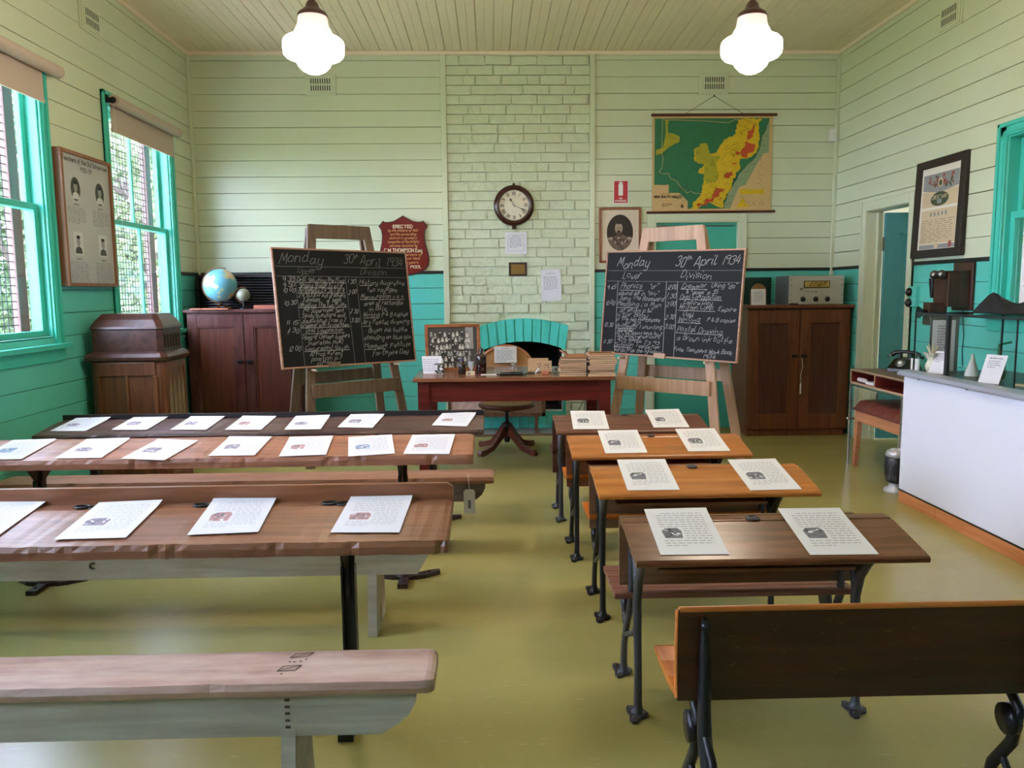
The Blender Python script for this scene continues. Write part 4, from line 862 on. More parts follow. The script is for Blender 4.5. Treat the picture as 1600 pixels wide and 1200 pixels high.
def text_left(mb, W, Hh):
    T(mb, W, Hh, 'Monday', .045, .125, .085, .31, 2, .005); T(mb, W, Hh, '30', .50, .12, .075, .08, 2, .005); T(mb, W, Hh, 'th', .585, .07, .032, .03, 2, .004)
    T(mb, W, Hh, 'April', .625, .13, .075, .165, 2, .005); T(mb, W, Hh, '1934', .83, .125, .07, .14, 2, .005)
    vline(mb, W, Hh, (.02, .155), (.98, .15)); vline(mb, W, Hh, (.02, .235), (.98, .235))
    T(mb, W, Hh, 'Upper', .165, .215, .05, .13, 2); T(mb, W, Hh, 'Division', .62, .215, .05, .21, 2)
    for x in (.145, .505, .585): vline(mb, W, Hh, (x, .235), (x+.01, .985))
    for s, y, h in (('9 30', .285, .04), ('9 50', .325, .036), ('10 00', .365, .03), ('10 30', .475, .032), ('11 15', .64, .032), ('11 30', .705, .034), ('12 00', .85, .036)): T(mb, W, Hh, s, .055, y, h, .085)
    for s, y, wd_, un in (('Drill Saluting the Flag', .28, .34, 1), ('Singing Scales fr s r m', .325, .31, 1), ('Arithmetic Ex 36 1 to 4', .368, .33, 1), ('2 x 51 3/12+7 not problems', .41, .335, 0), ('3 division     of tests', .45, .28, 0), ('Reading The two Mules', .49, .335, 1),
        ('7+8 Supervised Sent', .535, .30, 0), ('Study questions and', .58, .31, 0), ('deductions from p 7', .625, .31, 0), ('Grammar with to use when', .66, .345, 1), ('Oral Composition', .71, .27, 1), ('Story of Chinese Jugglers', .76, .34, 0),
        ('(narration form)', .81, .25, 0), ('Geography South', .857, .315, 1), ('Africa extent', .90, .24, 0), ('position p.7', .94, .22, 0), ('climate', .977, .13, 0)):
        T(mb, W, Hh, s, .155+(.34-wd_)*.4, y, .034, wd_, 1, .0026, un)
    for s, y in (('1 30', .295), ('2 00', .385), ('2 30', .555), ('3 00', .635)): T(mb, W, Hh, s, .515, y, .034, .062)
    for s, y, x, wd_, un in (('History Augustus', .30, .605, .36, 0), ('two voyages', .36, .66, .24, 0), ('Mensuration r x v', .425, .605, .34, 1), ('area of rectangle', .48, .625, .31, 0), ('in Bills', .53, .66, .14, 0), ('Writing P & B copies', .585, .61, .36, 0), ('Art Pastel drawing', .655, .60, .375, 0),
        ('Brown ink bottle', .725, .64, .31, 0), ('standing on blue box', .79, .60, .375, 0), ('Homework Institute', .86, .60, .365, 0), ('for Empire Day', .925, .655, .29, 0)): T(mb, W, Hh, s, x, y, .038, wd_, 1, .0028, un)
    for x0, x1, y in ((.605, .70, .31), (.61, .73, .595), (.60, .66, .668), (.60, .76, .872)): vline(mb, W, Hh, (x0, y), (x1, y), 1)
def text_right(mb, W, Hh):
    T(mb, W, Hh, 'Monday', .09, .155, .075, .25, 1, .0045); T(mb, W, Hh, '30', .53, .145, .075, .07, 1, .0045); T(mb, W, Hh, 'th', .61, .09, .03, .035, 1, .003); T(mb, W, Hh, 'April', .66, .15, .072, .16, 1, .0045); T(mb, W, Hh, '1934', .85, .14, .062, .12, 1, .0042)
    vline(mb, W, Hh, (.02, .19), (.98, .19)); vline(mb, W, Hh, (.02, .29), (.98, .295))
    T(mb, W, Hh, 'Lower', .14, .26, .055, .15, 1); T(mb, W, Hh, 'Division', .575, .26, .055, .22, 1)
    for x in (.105, .475, .555): vline(mb, W, Hh, (x, .29), (x+.012, .985), 1)
    for s, y in (('9 45', .37), ('10 00', .52), ('10 30', .73), ('11 30', .90)): T(mb, W, Hh, s, .02, y, .032, .072)
    for s, x, y, h, wd_, un in (('Phonics', .13, .365, .05, .17, 1), ('"or"', .35, .36, .04, .07, 0), ('sound as in "our"', .115, .42, .034, .31, 0), ('Song The Roseward', .13, .47, .038, .34, 0), ('Reading i a Man', .115, .53, .036, .34, 0), ('of sacks p &2', .14, .58, .034, .25, 0),
        ('ii for Baby', .12, .625, .034, .24, 0), ('iii The two Princesses', .115, .67, .034, .335, 0), ('p 27', .19, .705, .025, .12, 0), ('Arithmetic I counting', .115, .735, .032, .355, 0), ('writing', .13, .762, .026, .12, 1), ('2+4 9x2 count back by 2', .12, .795, .026, .35, 0), ('3+2 33+2 Construct 11', .125, .825, .026, .33, 0), ('7+2 73+2', .13, .852, .024, .18, 0),
        ('9+2 59+4 73 93', .13, .88, .024, .33, 0), ('Dictation Twelve new', .11, .92, .034, .35, 0), ('words from the Syllabus', .115, .965, .032, .36, 0)): T(mb, W, Hh, s, x, y, h, wd_, 1, .0028, un)
    vline(mb, W, Hh, (.115, .545), (.27, .545), 1); vline(mb, W, Hh, (.115, .745), (.27, .745), 1); vline(mb, W, Hh, (.11, .93), (.255, .93), 1)
    for s, y in (('12.00', .36), ('1.30', .44), ('2.00', .52), ('2 30', .635), ('3.00', .725)): T(mb, W, Hh, s, .485, y, .034, .068)
    for s, x, y, h, wd_, un in (('Grammar', .585, .35, .04, .175, 1), ('Using "do"', .79, .34, .036, .17, 0), ('& "does" p 35', .62, .40, .03, .22, 0), ('Oral Composition', .58, .445, .038, .285, 1), ('Empire Day', .61, .495, .032, .20, 0), ('Written Comp.', .58, .545, .04, .245, 1), ('Empire', .85, .55, .032, .12, 0),
        ('Day', .61, .60, .034, .075, 0), ('Writing', .58, .655, .042, .155, 1), ('P & B copies', .78, .645, .03, .19, 0), ('Pastel Drawing', .575, .75, .044, .315, 1), ('a Brown ink bottle', .58, .825, .04, .38, 0), ('From Teachers Work Book', .565, .93, .032, .40, 0), ('1934', .77, .97, .03, .09, 0)): T(mb, W, Hh, s, x, y, h, wd_, 1, .0028, un)
EL = wood('grey_brown_easel_wood', (96, 78, 62), (124, 102, 82), 'z', .55, scale=2); ER = wood('pale_easel_wood', (176, 140, 112), (200, 164, 134), 'z', .5, scale=2)
EDG = wood('board_edge_wood', (150, 108, 84), (186, 140, 112), 'x', .5)
easel((-1.175, 6.597, 1.256), math.radians(38.1), math.radians(8.6), math.radians(.5), 1.22, .95, EDG, EL, 'grey brown wooden easel holding the left blackboard', 'left blackboard headed Monday 30th April 1934 Upper Division', text_left, dict(top=1.915, hx=.245, hb=.47, spread=.42, rail=.60, cx=.02, blk=.36))
easel((1.399, 6.288, 1.263), math.radians(-41.5), math.radians(5.1), math.radians(1.2), 1.22, .85, EDG, ER, 'pale wooden easel holding the right blackboard', 'right blackboard headed Monday 30th April 1934 Lower Division', text_right, dict(top=1.86, hx=.235, hb=.50, spread=.45, rail=.62, cx=-.02, blk=.47))
CE = mat('chalk_duster_felt', (150, 100, 80), .8)
# ---------------------------------------------------------------- long desks and benches
def rough_plank(x0, x1, prof, n, amp, seed, m=0, notch=0):
    """plank along x with cross-section prof [(y,z)], worn by small random offsets; notch>0 nicks the near top edge (first two profile points)"""
    g = random.Random(seed); mb = MB(); k = len(prof); vs = []
    L_ = x1-x0; xs = [0, .003, .010, .022]+[.04+(L_-.08)*i/(n-8) for i in range(n-7)]+[L_-.022, L_-.010, L_-.003, L_]; n = len(xs)-1; ymid = (min(q[0] for q in prof)+max(q[0] for q in prof))/2
    for i in range(n+1):
        x = x0+xs[i]; en = {0: .020, 1: .013, 2: .006, 3: .0015}.get(min(i, n-i), 0); nk = g.uniform(.004, .011) if notch and g.random() < notch else 0
        for j, (y, z) in enumerate(prof):
            dy = g.uniform(-amp, amp); dz = g.uniform(-amp, amp)*.6
            if j in (0, 1, 2) and nk: dy += nk*(1 if j == 1 else .6); dz -= nk*.5 if j == 1 else 0
            vs.append((x, y+dy+(en if y < ymid else -en), z+dz-(en*.3 if z > prof[0][1]+.01 else 0)))
    fs = [(i*k+j, (i+1)*k+j, (i+1)*k+(j+1) % k, i*k+(j+1) % k) for i in range(n) for j in range(k)]
    mb.add(vs, fs, m); mb.add(vs, [tuple(range(k)), tuple(range((n+1)*k-1, n*k-1, -1))], m); return mb
def iron_leg(h, m, fancy=True):
    mb = MB()
    # tapering I-section column, flared bracket under the top, three toed foot (toes +-x... and towards the pupil)
    pts = [(-.085, h), (-.045, h-.022), (-.024, h-.06), (-.017, h-.16), (-.017, .14), (-.022, .09), (.022, .09), (.017, .14), (.017, h-.16), (.022, h-.05), (.05, h)]
    mb.ext([(a, -.005, z) for a, z in pts], (0, .010, 0))
    for sx in (-1, 1):
        mb.ext([(sx*.019-.003, -.018, .10), (sx*.019+.003, -.018, .10), (sx*.019+.003, -.018, h-.1), (sx*.019-.003, -.018, h-.1)], (0, .036, 0))
    mb.ext([(-.006, -.14, h), (-.006, -.10, h-.015), (-.006, -.03, h-.10), (-.006, -.018, h-.2), (-.006, .018, h-.2), (-.006, .05, h-.10), (-.006, .20, h-.015), (-.006, .22, h+.03), (-.006, .12, h+.02)], (.012, 0, 0))
    mb.box(-.05, .05, -.10, -.02, h-.016, h-.002)
    # foot: front toe and two curled side toes
    mb.ext([(-.024, -.14, .0), (.024, -.14, .0), (.020, -.05, 0), (.022, .02, 0), (-.022, .02, 0), (-.020, -.05, 0)], (0, 0, .022))
    for sx in (-1, 1):
        P = [(sx*.015, -.02), (sx*.06, -.02), (sx*.10, -.005), (sx*.13, .02), (sx*.165, .045), (sx*.16, .075), (sx*.12, .065), (sx*.07, .035), (sx*.015, .03)]
        mb.ext([(a, b, 0) for a, b in P], (0, 0, .020)); mb.ball((sx*.115, .03, .022), .007, 0, 8)
    mb.lathe([(.045, .018), (.032, .05), (.020, .12)], 14); mb.ball((0, -.10, .023), .007, 0, 8)
    return mb
def long_desk(x0, x1, y0, zf, th, lip, wd, wlip, legs, iron, lab, wells, seed, notch):
    r = thing('long_school_desk', lab, 'desk', ((x0+x1)/2, y0, 0)); hw = (x1-x0)/2
    prof = [(0.004, zf-th), (0, zf-th*.4), (.006, zf), (.285, zf+.032), (.36, zf+.032), (.36, zf+.032-th*.7), (.27, zf+.028-th*.9)]
    rough_plank(-hw, hw, prof, 110, .0016, seed, notch=notch).build('desk_top', wd, r, bevel=.0)
    if lip > .02:
        MB().ext([(-hw, .36, zf+.0), (hw, .36, zf+.0), (hw, .36, zf+.032+lip*.75), (hw-.02, .36, zf+.032+lip), (-hw, .36, zf+.032+lip)], (0, .02, 0)).build('back_lip', wlip, r, bevel=.003)
    MB().box(-hw+.08, hw-.08, .18, .20, zf-.06, zf+.01).build('stretcher_rail', wlip, r, bevel=.002)
    for lx in legs: iron_leg(zf-.028, 0).build('leg', iron, r, loc=(lx-(x0+x1)/2, .17, 0))
    for wx in wells:
        lx = wx-(x0+x1)/2
        MB().lathe([(.026, 0), (.026, .003), (.017, .003), (.015, -.004), (.0001, -.004)], 20).build('inkwell', IRON, r, loc=(lx, .315, zf+.033))
        MB().tube([(.026*math.cos(t), .017*math.sin(t), .003) for t in [2*PI*k/16 for k in range(16)]], .004, 6, closed=True).build('inkwell_cover', IRON, r, loc=(lx-.045, .315, zf+.033))
    return r
WD1 = wood('dark_desk_wood', (62, 42, 38), (104, 74, 64), 'x', .38, worn=(120, 96, 84), wornamt=.3, scale=2)
WD1L = mat('dark_lip', (34, 28, 32), .5)
WD2 = wood('pinkish_desk_wood', (134, 84, 62), (172, 114, 86), 'x', .4, worn=(190, 142, 116), wornamt=.35, scale=2, bump=.3)
WD3 = wood('brown_desk_wood', (108, 68, 46), (148, 98, 68), 'x', .36, worn=(164, 120, 92), wornamt=.35, scale=2.4, bump=.3)
WD3L = wood('brown_lip_wood', (132, 82, 54), (160, 102, 70), 'x', .35)
DL1 = long_desk(-2.63, -.05, 4.535, .585, .030, .030, WD1, WD1L, (-2.36, -.36), IRONB, 'farthest long school desk, dark top with seven sheets and black back lip', (), 1, .03)
MB().ext([(-1.17, .30, .615), (-1.05, .315, .6155), (-1.045, .335, .6175), (-1.16, .335, .6175)], (0, 0, .002)).tube([(-1.08, .32, .619), (-1.12, .345, .63), (-1.13, .37, .60), (-1.10, .30, .619), (-1.03, .31, .619)], .002, 5).build('card_tag', mat('tan_card_tag', (190, 150, 116), .7), DL1)
long_desk(-2.70, -.09, 3.570, .640, .045, .012, WD2, WD2, (-2.14, -.43), IRONB, 'middle long school desk with notched pinkish brown front edge', (), 2, .12)
long_desk(-2.74, -.137, 2.300, .645, .042, .055, WD3, WD3L, (-2.2, -.465), IRON, 'nearest long school desk with brown top and raised brown back lip', (-1.315, -.925, -.50), 3, .10)
def bench(x0, x1, y0, y1, z, wt, ws, lab, seed, legs, cut, skirt=.10):
    r = thing('school_bench', lab, 'bench', ((x0+x1)/2, (y0+y1)/2, 0)); hw = (x1-x0)/2; d = (y1-y0)/2; th = .036
    prof = [(-d+.004, z-th), (-d-.002, z-th*.5), (-d+.006, z-.002), (-d+.03, z), (d-.03, z), (d, z-.004), (d, z-th)]
    mb = rough_plank(-hw, hw, prof, 70, .0012, seed, notch=.06)
    mb.build('seat', wt, r)
    for s_ in (-1, 1):
        y = s_*(d-.03); e = hw-.045; q = z-th+.002
        curve = [(e, q), (e-.002, q-.03), (e-.02, q-.065), (e-.05, q-.09), (e-.09, q-skirt)] if cut == 'round' else [(e, q), (e-.005, q-.02), (e-.06, q-skirt)]
        P = [(a, b) for a, b in curve]; P = P+[(-a, b) for a, b in P[::-1]]
        MB().ext([(a, y-.011, b) for a, b in P], (0, .022, 0)).build('side_rail', ws, r, bevel=.002)
        mb = MB()
        if s_ < 0 and y0 < 2.5:
            for lx in legs:
                for k in range(5): mb.box(lx-.006-(x0+x1)/2, lx+.006-(x0+x1)/2, -.0135, -.0115, z-.055-k*.018, z-.049-k*.018)
            if mb.v: mb.build('nail', IRONB, r, loc=(0, y, 0))['kind'] = 'stuff'
    for lx in legs:
        mb = MB(); a = lx-(x0+x1)/2; w_ = d-.002
        pr = [(-w_+.03, z-th), (-w_-.02, .03), (-w_-.02, .0), (-.034, 0), (0, .10), (.034, 0), (w_+.02, 0), (w_+.02, .03), (w_-.03, z-th)]
        mb.ext([(a-.018, y, q) for y, q in pr], (.036, 0, 0)); mb.build('leg', ws, r, bevel=.003)
    return r
BT = wood('worn_pink_bench_wood', (150, 116, 104), (186, 152, 138), 'x', .5, worn=(206, 186, 176), wornamt=.55, scale=2, bump=.5)
BT2 = wood('brown_bench_wood', (126, 84, 64), (160, 114, 88), 'x', .45, worn=(182, 146, 122), wornamt=.3, scale=2, bump=.3)
BS = wood('grey_green_worn_paint', (150, 147, 134), (178, 174, 160), 'x', .55, worn=(140, 128, 114), wornamt=.45, scale=2, bump=.4)
BSD = wood('dark_bench_rail', (92, 82, 76), (124, 110, 102), 'x', .5)
BSW = wood('whitewashed_rail', (172, 165, 148), (200, 193, 174), 'x', .55, worn=(150, 124, 100), wornamt=.5, scale=2, bump=.4)
b1 = bench(-2.62, .004, 4.115, 4.325, .405, BT2, BSD, 'brown bench behind the farthest long desk, with a white tag at its end', 11, (-2.3, -.34), 'round')
MB().tube([(.0, .035, .02), (-.004, -.01, .022), (0, -.016, -.01), (.002, -.012, -.05)], .0013, 5).build('tag_string', WHITE, b1, loc=(1.18, -.105, .395))
mb = MB().ext([(-.030, 0, 0), (-.030, 0, -.115), (.030, 0, -.115), (.030, 0, 0), (.02, 0, .012), (-.02, 0, .012)], (0, .002, 0)); mb.box(-.008, .008, -.0006, 0, -.09, -.045, 1)
mb.build('paper_tag', [PAPER, INK], b1, loc=(1.182, -.122, .333))
bench(-2.66, -.205, 3.10, 3.33, .395, BT, BSW, 'whitewashed bench standing behind the middle long desk', 12, (-2.2, -.492), 'cut', .115)
bench(-2.70, -.155, 1.895, 2.085, .415, BT, BS, 'nearest bench with worn pinkish seat and grey green side', 13, (-2.2, -.525), 'round', .115)
MK = mat('carved_dark_wood', (58, 44, 38), .8)
mb = MB()
for P in ([(-.545, .045), (-.500, .052), (-.488, .074), (-.535, .068)], [(-.560, -.03), (-.515, -.026), (-.505, .002), (-.550, -.002)]):
    for i in range(4): stroke(mb, [P[i], P[(i+1) % 4]], Vector((0, 0, 0)), Vector((1, 0, 0)), Vector((0, 1, 0)), .0032, 0)
    stroke(mb, [P[0], P[2]], Vector((0, 0, 0)), Vector((1, 0, 0)), Vector((0, 1, 0)), .0025, 0)
for a_, b_ in ((-.54, .022), (-.528, .02), (-.512, .024), (-.545, -.045), (-.50, .035)): mb.poly([(a_-.003, b_-.003, 0), (a_+.003, b_-.003, 0), (a_+.003, b_+.003, 0), (a_-.003, b_+.003, 0)])
BEN = [o_ for o_ in COL.objects if o_.get('label', '').startswith('nearest bench')][0]
mb.build('carved_mark', MK, BEN, loc=(-BEN.location.x, 0, .4162))
BEN = [o_ for o_ in COL.objects if o_.get('label', '').startswith('whitewashed bench')][0]
MB().tube([(.012*math.cos(t), 0, .012*math.sin(t)) for t in [PI*.2+k*PI*1.5/8 for k in range(9)]], .003, 6).build('iron_hook', IRON, BEN, loc=(-1.60-BEN.location.x, -.10, .305))
# ---------------------------------------------------------------- double school desks with cast iron frames
def foot(mb, y, d):
    mb.M = Matrix.Translation((0, y, 0)); P = []
    for k in range(18):
        a = 2*PI*k/18; q = .038+.012*math.cos(3*a); P.append((q*math.cos(a)*.8-.008, q*math.sin(a)*1.15+.012*d, 0))
    mb.ext(P, (0, 0, .010)); mb.lathe([(.026, .008), (.017, .016), (.013, .04)], 12)
    for a in (0, 1, 2): mb.ball((-.008+.026*math.cos(a*2.09), .012*d+.034*math.sin(a*2.09), .011), .005, 1, 8)
    mb.M = Matrix()
def iron_frame(desk=True, back=.62):
    mb = MB(); r_ = .0125
    if desk:
        foot(mb, .17, -1); foot(mb, .45, 1)
        mb.tube([(0, .17, .03), (0, .175, .15), (0, .19, .28), (0, .20, .38), (0, .17, .46), (0, .12, .515), (0, .08, .55)], [0.0171, 0.0159, 0.0171, 0.0195, 0.0183, 0.0159, 0.0146], 8, flat=.8)
        mb.ext([(-.005, .055, .55), (-.005, .30, .585), (-.005, .25, .53), (-.005, .215, .47), (-.005, .205, .40), (-.005, .18, .40), (-.005, .165, .47), (-.005, .115, .515)], (.010, 0, 0))
        mb.tube([(0, .195, .36), (0, .22, .46), (0, .27, .54), (0, .30, .585)], [0.0146, 0.0146, 0.0134, 0.0122], 8, flat=.8)
        mb.tube([(0, .20, .43), (0, .16, .47), (0, .15, .52), (0, .17, .555), (0, .205, .55), (0, .215, .52), (0, .19, .505)], .007, 6)
        mb.beam((0, .05, .548), (0, .30, .585), .03, .012)
        mb.beam((0, .12, .505), (0, .33, .505), .012, .012)
        mb.tube([(0, .45, .03), (0, .44, .12), (0, .40, .20), (0, .34, .28), (0, .31, .34), (0, .31, .40), (0, .325, .50), (0, .325, .60)], [0.0159, 0.0146, 0.0159, 0.0159, 0.0159, 0.0146, 0.0134, 0.0122], 8, flat=.8)
        mb.tube([(0, .19, .30), (0, .26, .235), (0, .34, .20), (0, .42, .16)], .010, 8)
        mb.tube([(0, .32, .36), (0, .40, .345), (0, .50, .345), (0, .57, .355)], .011, 8)
        mb.tube([(0, .42, .20), (0, .46, .26), (0, .48, .33)], .010, 8)
        mb.M = Matrix.Translation((-.012, .40, .29)) @ Matrix.Rotation(PI/2, 4, 'Y'); mb.lathe([(.0001, -.008), (.035, -.006), (.035, .010), (.0001, .014)], 16); mb.M = Matrix()
    else:
        foot(mb, .19, -1); foot(mb, .47, 1)
        mb.tube([(0, .19, .03), (0, .195, .12), (0, .235, .20), (0, .29, .30), (0, .300, .36), (0, .302, .50), (0, .312, .595)], [0.0207, 0.0207, 0.0207, 0.0232, 0.0220, 0.0171, 0.0098], 8, flat=.8)
        mb.tube([(0, .47, .03), (0, .45, .12), (0, .38, .22), (0, .36, .32), (0, .40, .35), (0, .52, .345)], [0.0171, 0.0171, 0.0171, 0.0171, 0.0159, 0.0134], 8, flat=.8)
        mb.tube([(0, .235, .13), (0, .30, .10), (0, .38, .13), (0, .42, .17)], .010, 8); mb.tube([(0, .30, .32), (0, .22, .28), (0, .195, .18)], .011, 8)
        mb.M = Matrix.Translation((-.012, .385, .28)) @ Matrix.Rotation(PI/2, 4, 'Y'); mb.lathe([(.0001, -.010), (.040, -.008), (.040, .014), (.0001, .018)], 16); mb.M = Matrix()
        for z_ in (.58, .50): mb.ball((0, .300, z_), .013, 0, 10)
    return mb
def curved_seat(mb, W, y0, n=14):
    """backrest and fold-down seat are separate boards; this is the seat, dipping at the back"""
    P = [(y0+.00, .402), (y0+.02, .386), (y0+.06, .374), (y0+.12, .370), (y0+.20, .374), (y0+.27, .382), (y0+.285, .378)]
    up = [(y, z+.012) for y, z in P][::-1]
    mb.ext([(-W/2, y, z-.006) for y, z in P]+[(-W/2, y, z) for y, z in up], (W, 0, 0))
def school_desk(xl, y0, wd, wb, seatm, iron, lab, zoff=0, seat='curve', low=.345, W=.888, well=True, chalky=False):
    r = thing('double_school_desk', lab, 'desk', (xl+W/2, y0, 0), 0, 'cast iron framed double school desks'); z = .575+zoff; hw = W/2
    mb = MB(); th = .022
    # slanted top with a rounded near edge and a flat ledge with pen groove at the back
    P = [(.006, z-th), (0, z-th*.6), (.0, z-.006), (.008, z), (.225, z+.045), (.232, z+.047), (.236, z+.043), (.246, z+.043), (.25, z+.048), (.305, z+.048), (.305, z+.026), (.232, z+.026)]
    mb.ext([(-hw, y, q) for y, q in P], (W, 0, 0)); mb.build('desk_top', wd, r, bevel=.004)
    if well:
        mb = MB().lathe([(.024, .002), (.024, .0), (.017, .0), (.017, .004), (.012, .006), (.010, -.004), (.0001, -.004)], 22); mb.build('inkwell', IRONG, r, loc=(-.01, .265, z+.049))
    MB().box(-hw+.09, hw-.18, .10, .32, z-.075, z-.063).box(-hw+.09, hw-.18, .31, .322, z-.075, z-.0).build('book_shelf', wb, r, bevel=.002)
    MB().ext([(-hw, .322, z+.045), (-hw, .336, z+.045), (-hw, .334, .47), (-hw, .330, .41), (-hw, .322, low), (-hw, .310, low), (-hw, .318, .43)], (W-.09, 0, 0)).build('backrest', wb, r, bevel=.002)
    mb = MB()
    if seat == 'curve': mb.M = Matrix.Translation((-.045, 0, 0)); curved_seat(mb, W-.09, .30)
    else:
        for k in range(5): mb.box(-hw-.02, hw-.09, .285+k*.056, .338+k*.056, .345, .365)
    mb.build('seat', seatm, r, bevel=.003)
    if chalky:
        mb = MB(); g = random.Random(int(y0*10)); cxx, cyy = chalky
        for k in range(70):
            a_, b_ = cxx+g.gauss(0, .035), cyy+g.gauss(0, .03); l, t_ = g.uniform(.003, .016), g.uniform(0, PI); q = z+.0008+(b_-.008)*.2074
            mb.poly([(a_, b_, q), (a_+l*math.cos(t_), b_+l*math.sin(t_), q+l*math.sin(t_)*.2074), (a_+l*math.cos(t_)-.0015*math.sin(t_), b_+l*math.sin(t_)+.0015*math.cos(t_), q+(l*math.sin(t_)+.0015*math.cos(t_))*.2074)])
        mb.build('chalk_smudge', CHALKF, r)
    for lx in (-hw+.040, hw-.13): iron_frame().build('iron_frame', [iron, STEEL], r, loc=(lx, 0, 0))
    return r
U1W = wood('dark_brown_desk_top', (84, 50, 38), (120, 76, 56), 'x', .3, scale=2, stretch=10); U2W = wood('honey_desk_top', (150, 88, 38), (184, 114, 56), 'x', .28, scale=2, worn=(196, 140, 90), wornamt=.2, stretch=10)
U3W = wood('orange_desk_top', (158, 92, 36), (196, 122, 54), 'x', .26, scale=2, worn=(206, 150, 96), wornamt=.2, stretch=10); U4W = wood('walnut_desk_top', (76, 44, 28), (124, 76, 48), 'x', .28, scale=2.2, worn=(160, 110, 80), wornamt=.25, stretch=12)
UD = wood('dark_back_board', (58, 30, 22), (88, 48, 34), 'x', .35); UM = wood('red_brown_back_board', (104, 54, 30), (140, 78, 44), 'x', .35); UO = wood('brown_back_board', (96, 66, 46), (128, 90, 62), 'x', .4)
SEO = wood('orange_seat_wood', (156, 80, 28), (196, 112, 46), 'y', .25, scale=2); SEB = wood('reddish_plank_seat', (104, 62, 50), (136, 86, 70), 'x', .4)
school_desk(.369, 4.515, U1W, UD, UD, IRONG, 'farthest double desk of the right column, dark brown top', -.004, low=.26)
school_desk(.389, 3.815, U2W, UM, SEO, IRON, 'second farthest double desk on the right, honey coloured top with chalk smudge', -.002, chalky=(.06, .10))
school_desk(.418, 3.065, U3W, UO, SEO, IRON, 'bright orange brown double desk, second nearest on the right')
school_desk(.424, 2.285, U4W, UO, SEB, IRONG, 'nearest double desk on the right, dark walnut top and plank seat', 0, 'plank', low=.385, chalky=(.355, .16))
# the rear seat without a desk
r = thing('rear_school_seat', 'foreground double seat with dark backrest and orange seat, nearest the camera', 'seat', (.441+.50, 1.51, 0)); hw = .50
UB = wood('dark_varnished_back', (48, 22, 10), (72, 36, 16), 'x', .4, scale=2)
ED = wood('orange_back_edge', (170, 96, 40), (206, 124, 58), 'x', .3)
bp = [(.334, .628), (.348, .620), (.344, .50), (.336, .43), (.318, .385), (.306, .390), (.322, .44), (.331, .50)]
MB().ext([(-hw, y, z) for y, z in [(.318, .614), (.332, .612), (.336, .52), (.334, .43), (.326, .388), (.312, .386), (.318, .43), (.321, .52)]], (2*hw, 0, 0)).build('backrest', [UB], r, bevel=.002)
mb = MB(); g = random.Random(8)
for k in range(26):
    a_, b_ = g.uniform(-hw+.05, hw-.05), g.uniform(.43, .60); l = g.uniform(.004, .02); t_ = g.uniform(0, PI); y_ = .3325 if b_ > .52 else .3315
    yy_ = .3165+(0.6-b_)*.0; stroke(mb, [(a_, b_), (a_+l*math.cos(t_), b_+l*math.sin(t_)*.5)], Vector((0, .3165, 0)), Vector((1, 0, 0)), Vector((0, 0, 1)), .0012, 0)
mb.build('scratch', mat('pale_scratch', (120, 92, 66), .6), r)['kind'] = 'stuff'
MB().tube([(-hw+.004, .325, .612), (hw-.004, .325, .612)], .0082, 10).tube([(-hw+.001, .325, .612), (-hw+.001, .329, .52), (-hw+.001, .327, .43), (-hw+.001, .320, .392)], .0070, 8).build('backrest_edge', ED, r)
mb = MB(); curved_seat(mb, 2*hw-.01, .328); mb.build('seat', SEO, r, bevel=.003)
for lx in (-hw+.062, hw-.120): iron_frame(False).build('iron_frame', [IRON, STEEL], r, loc=(lx, 0, 0))
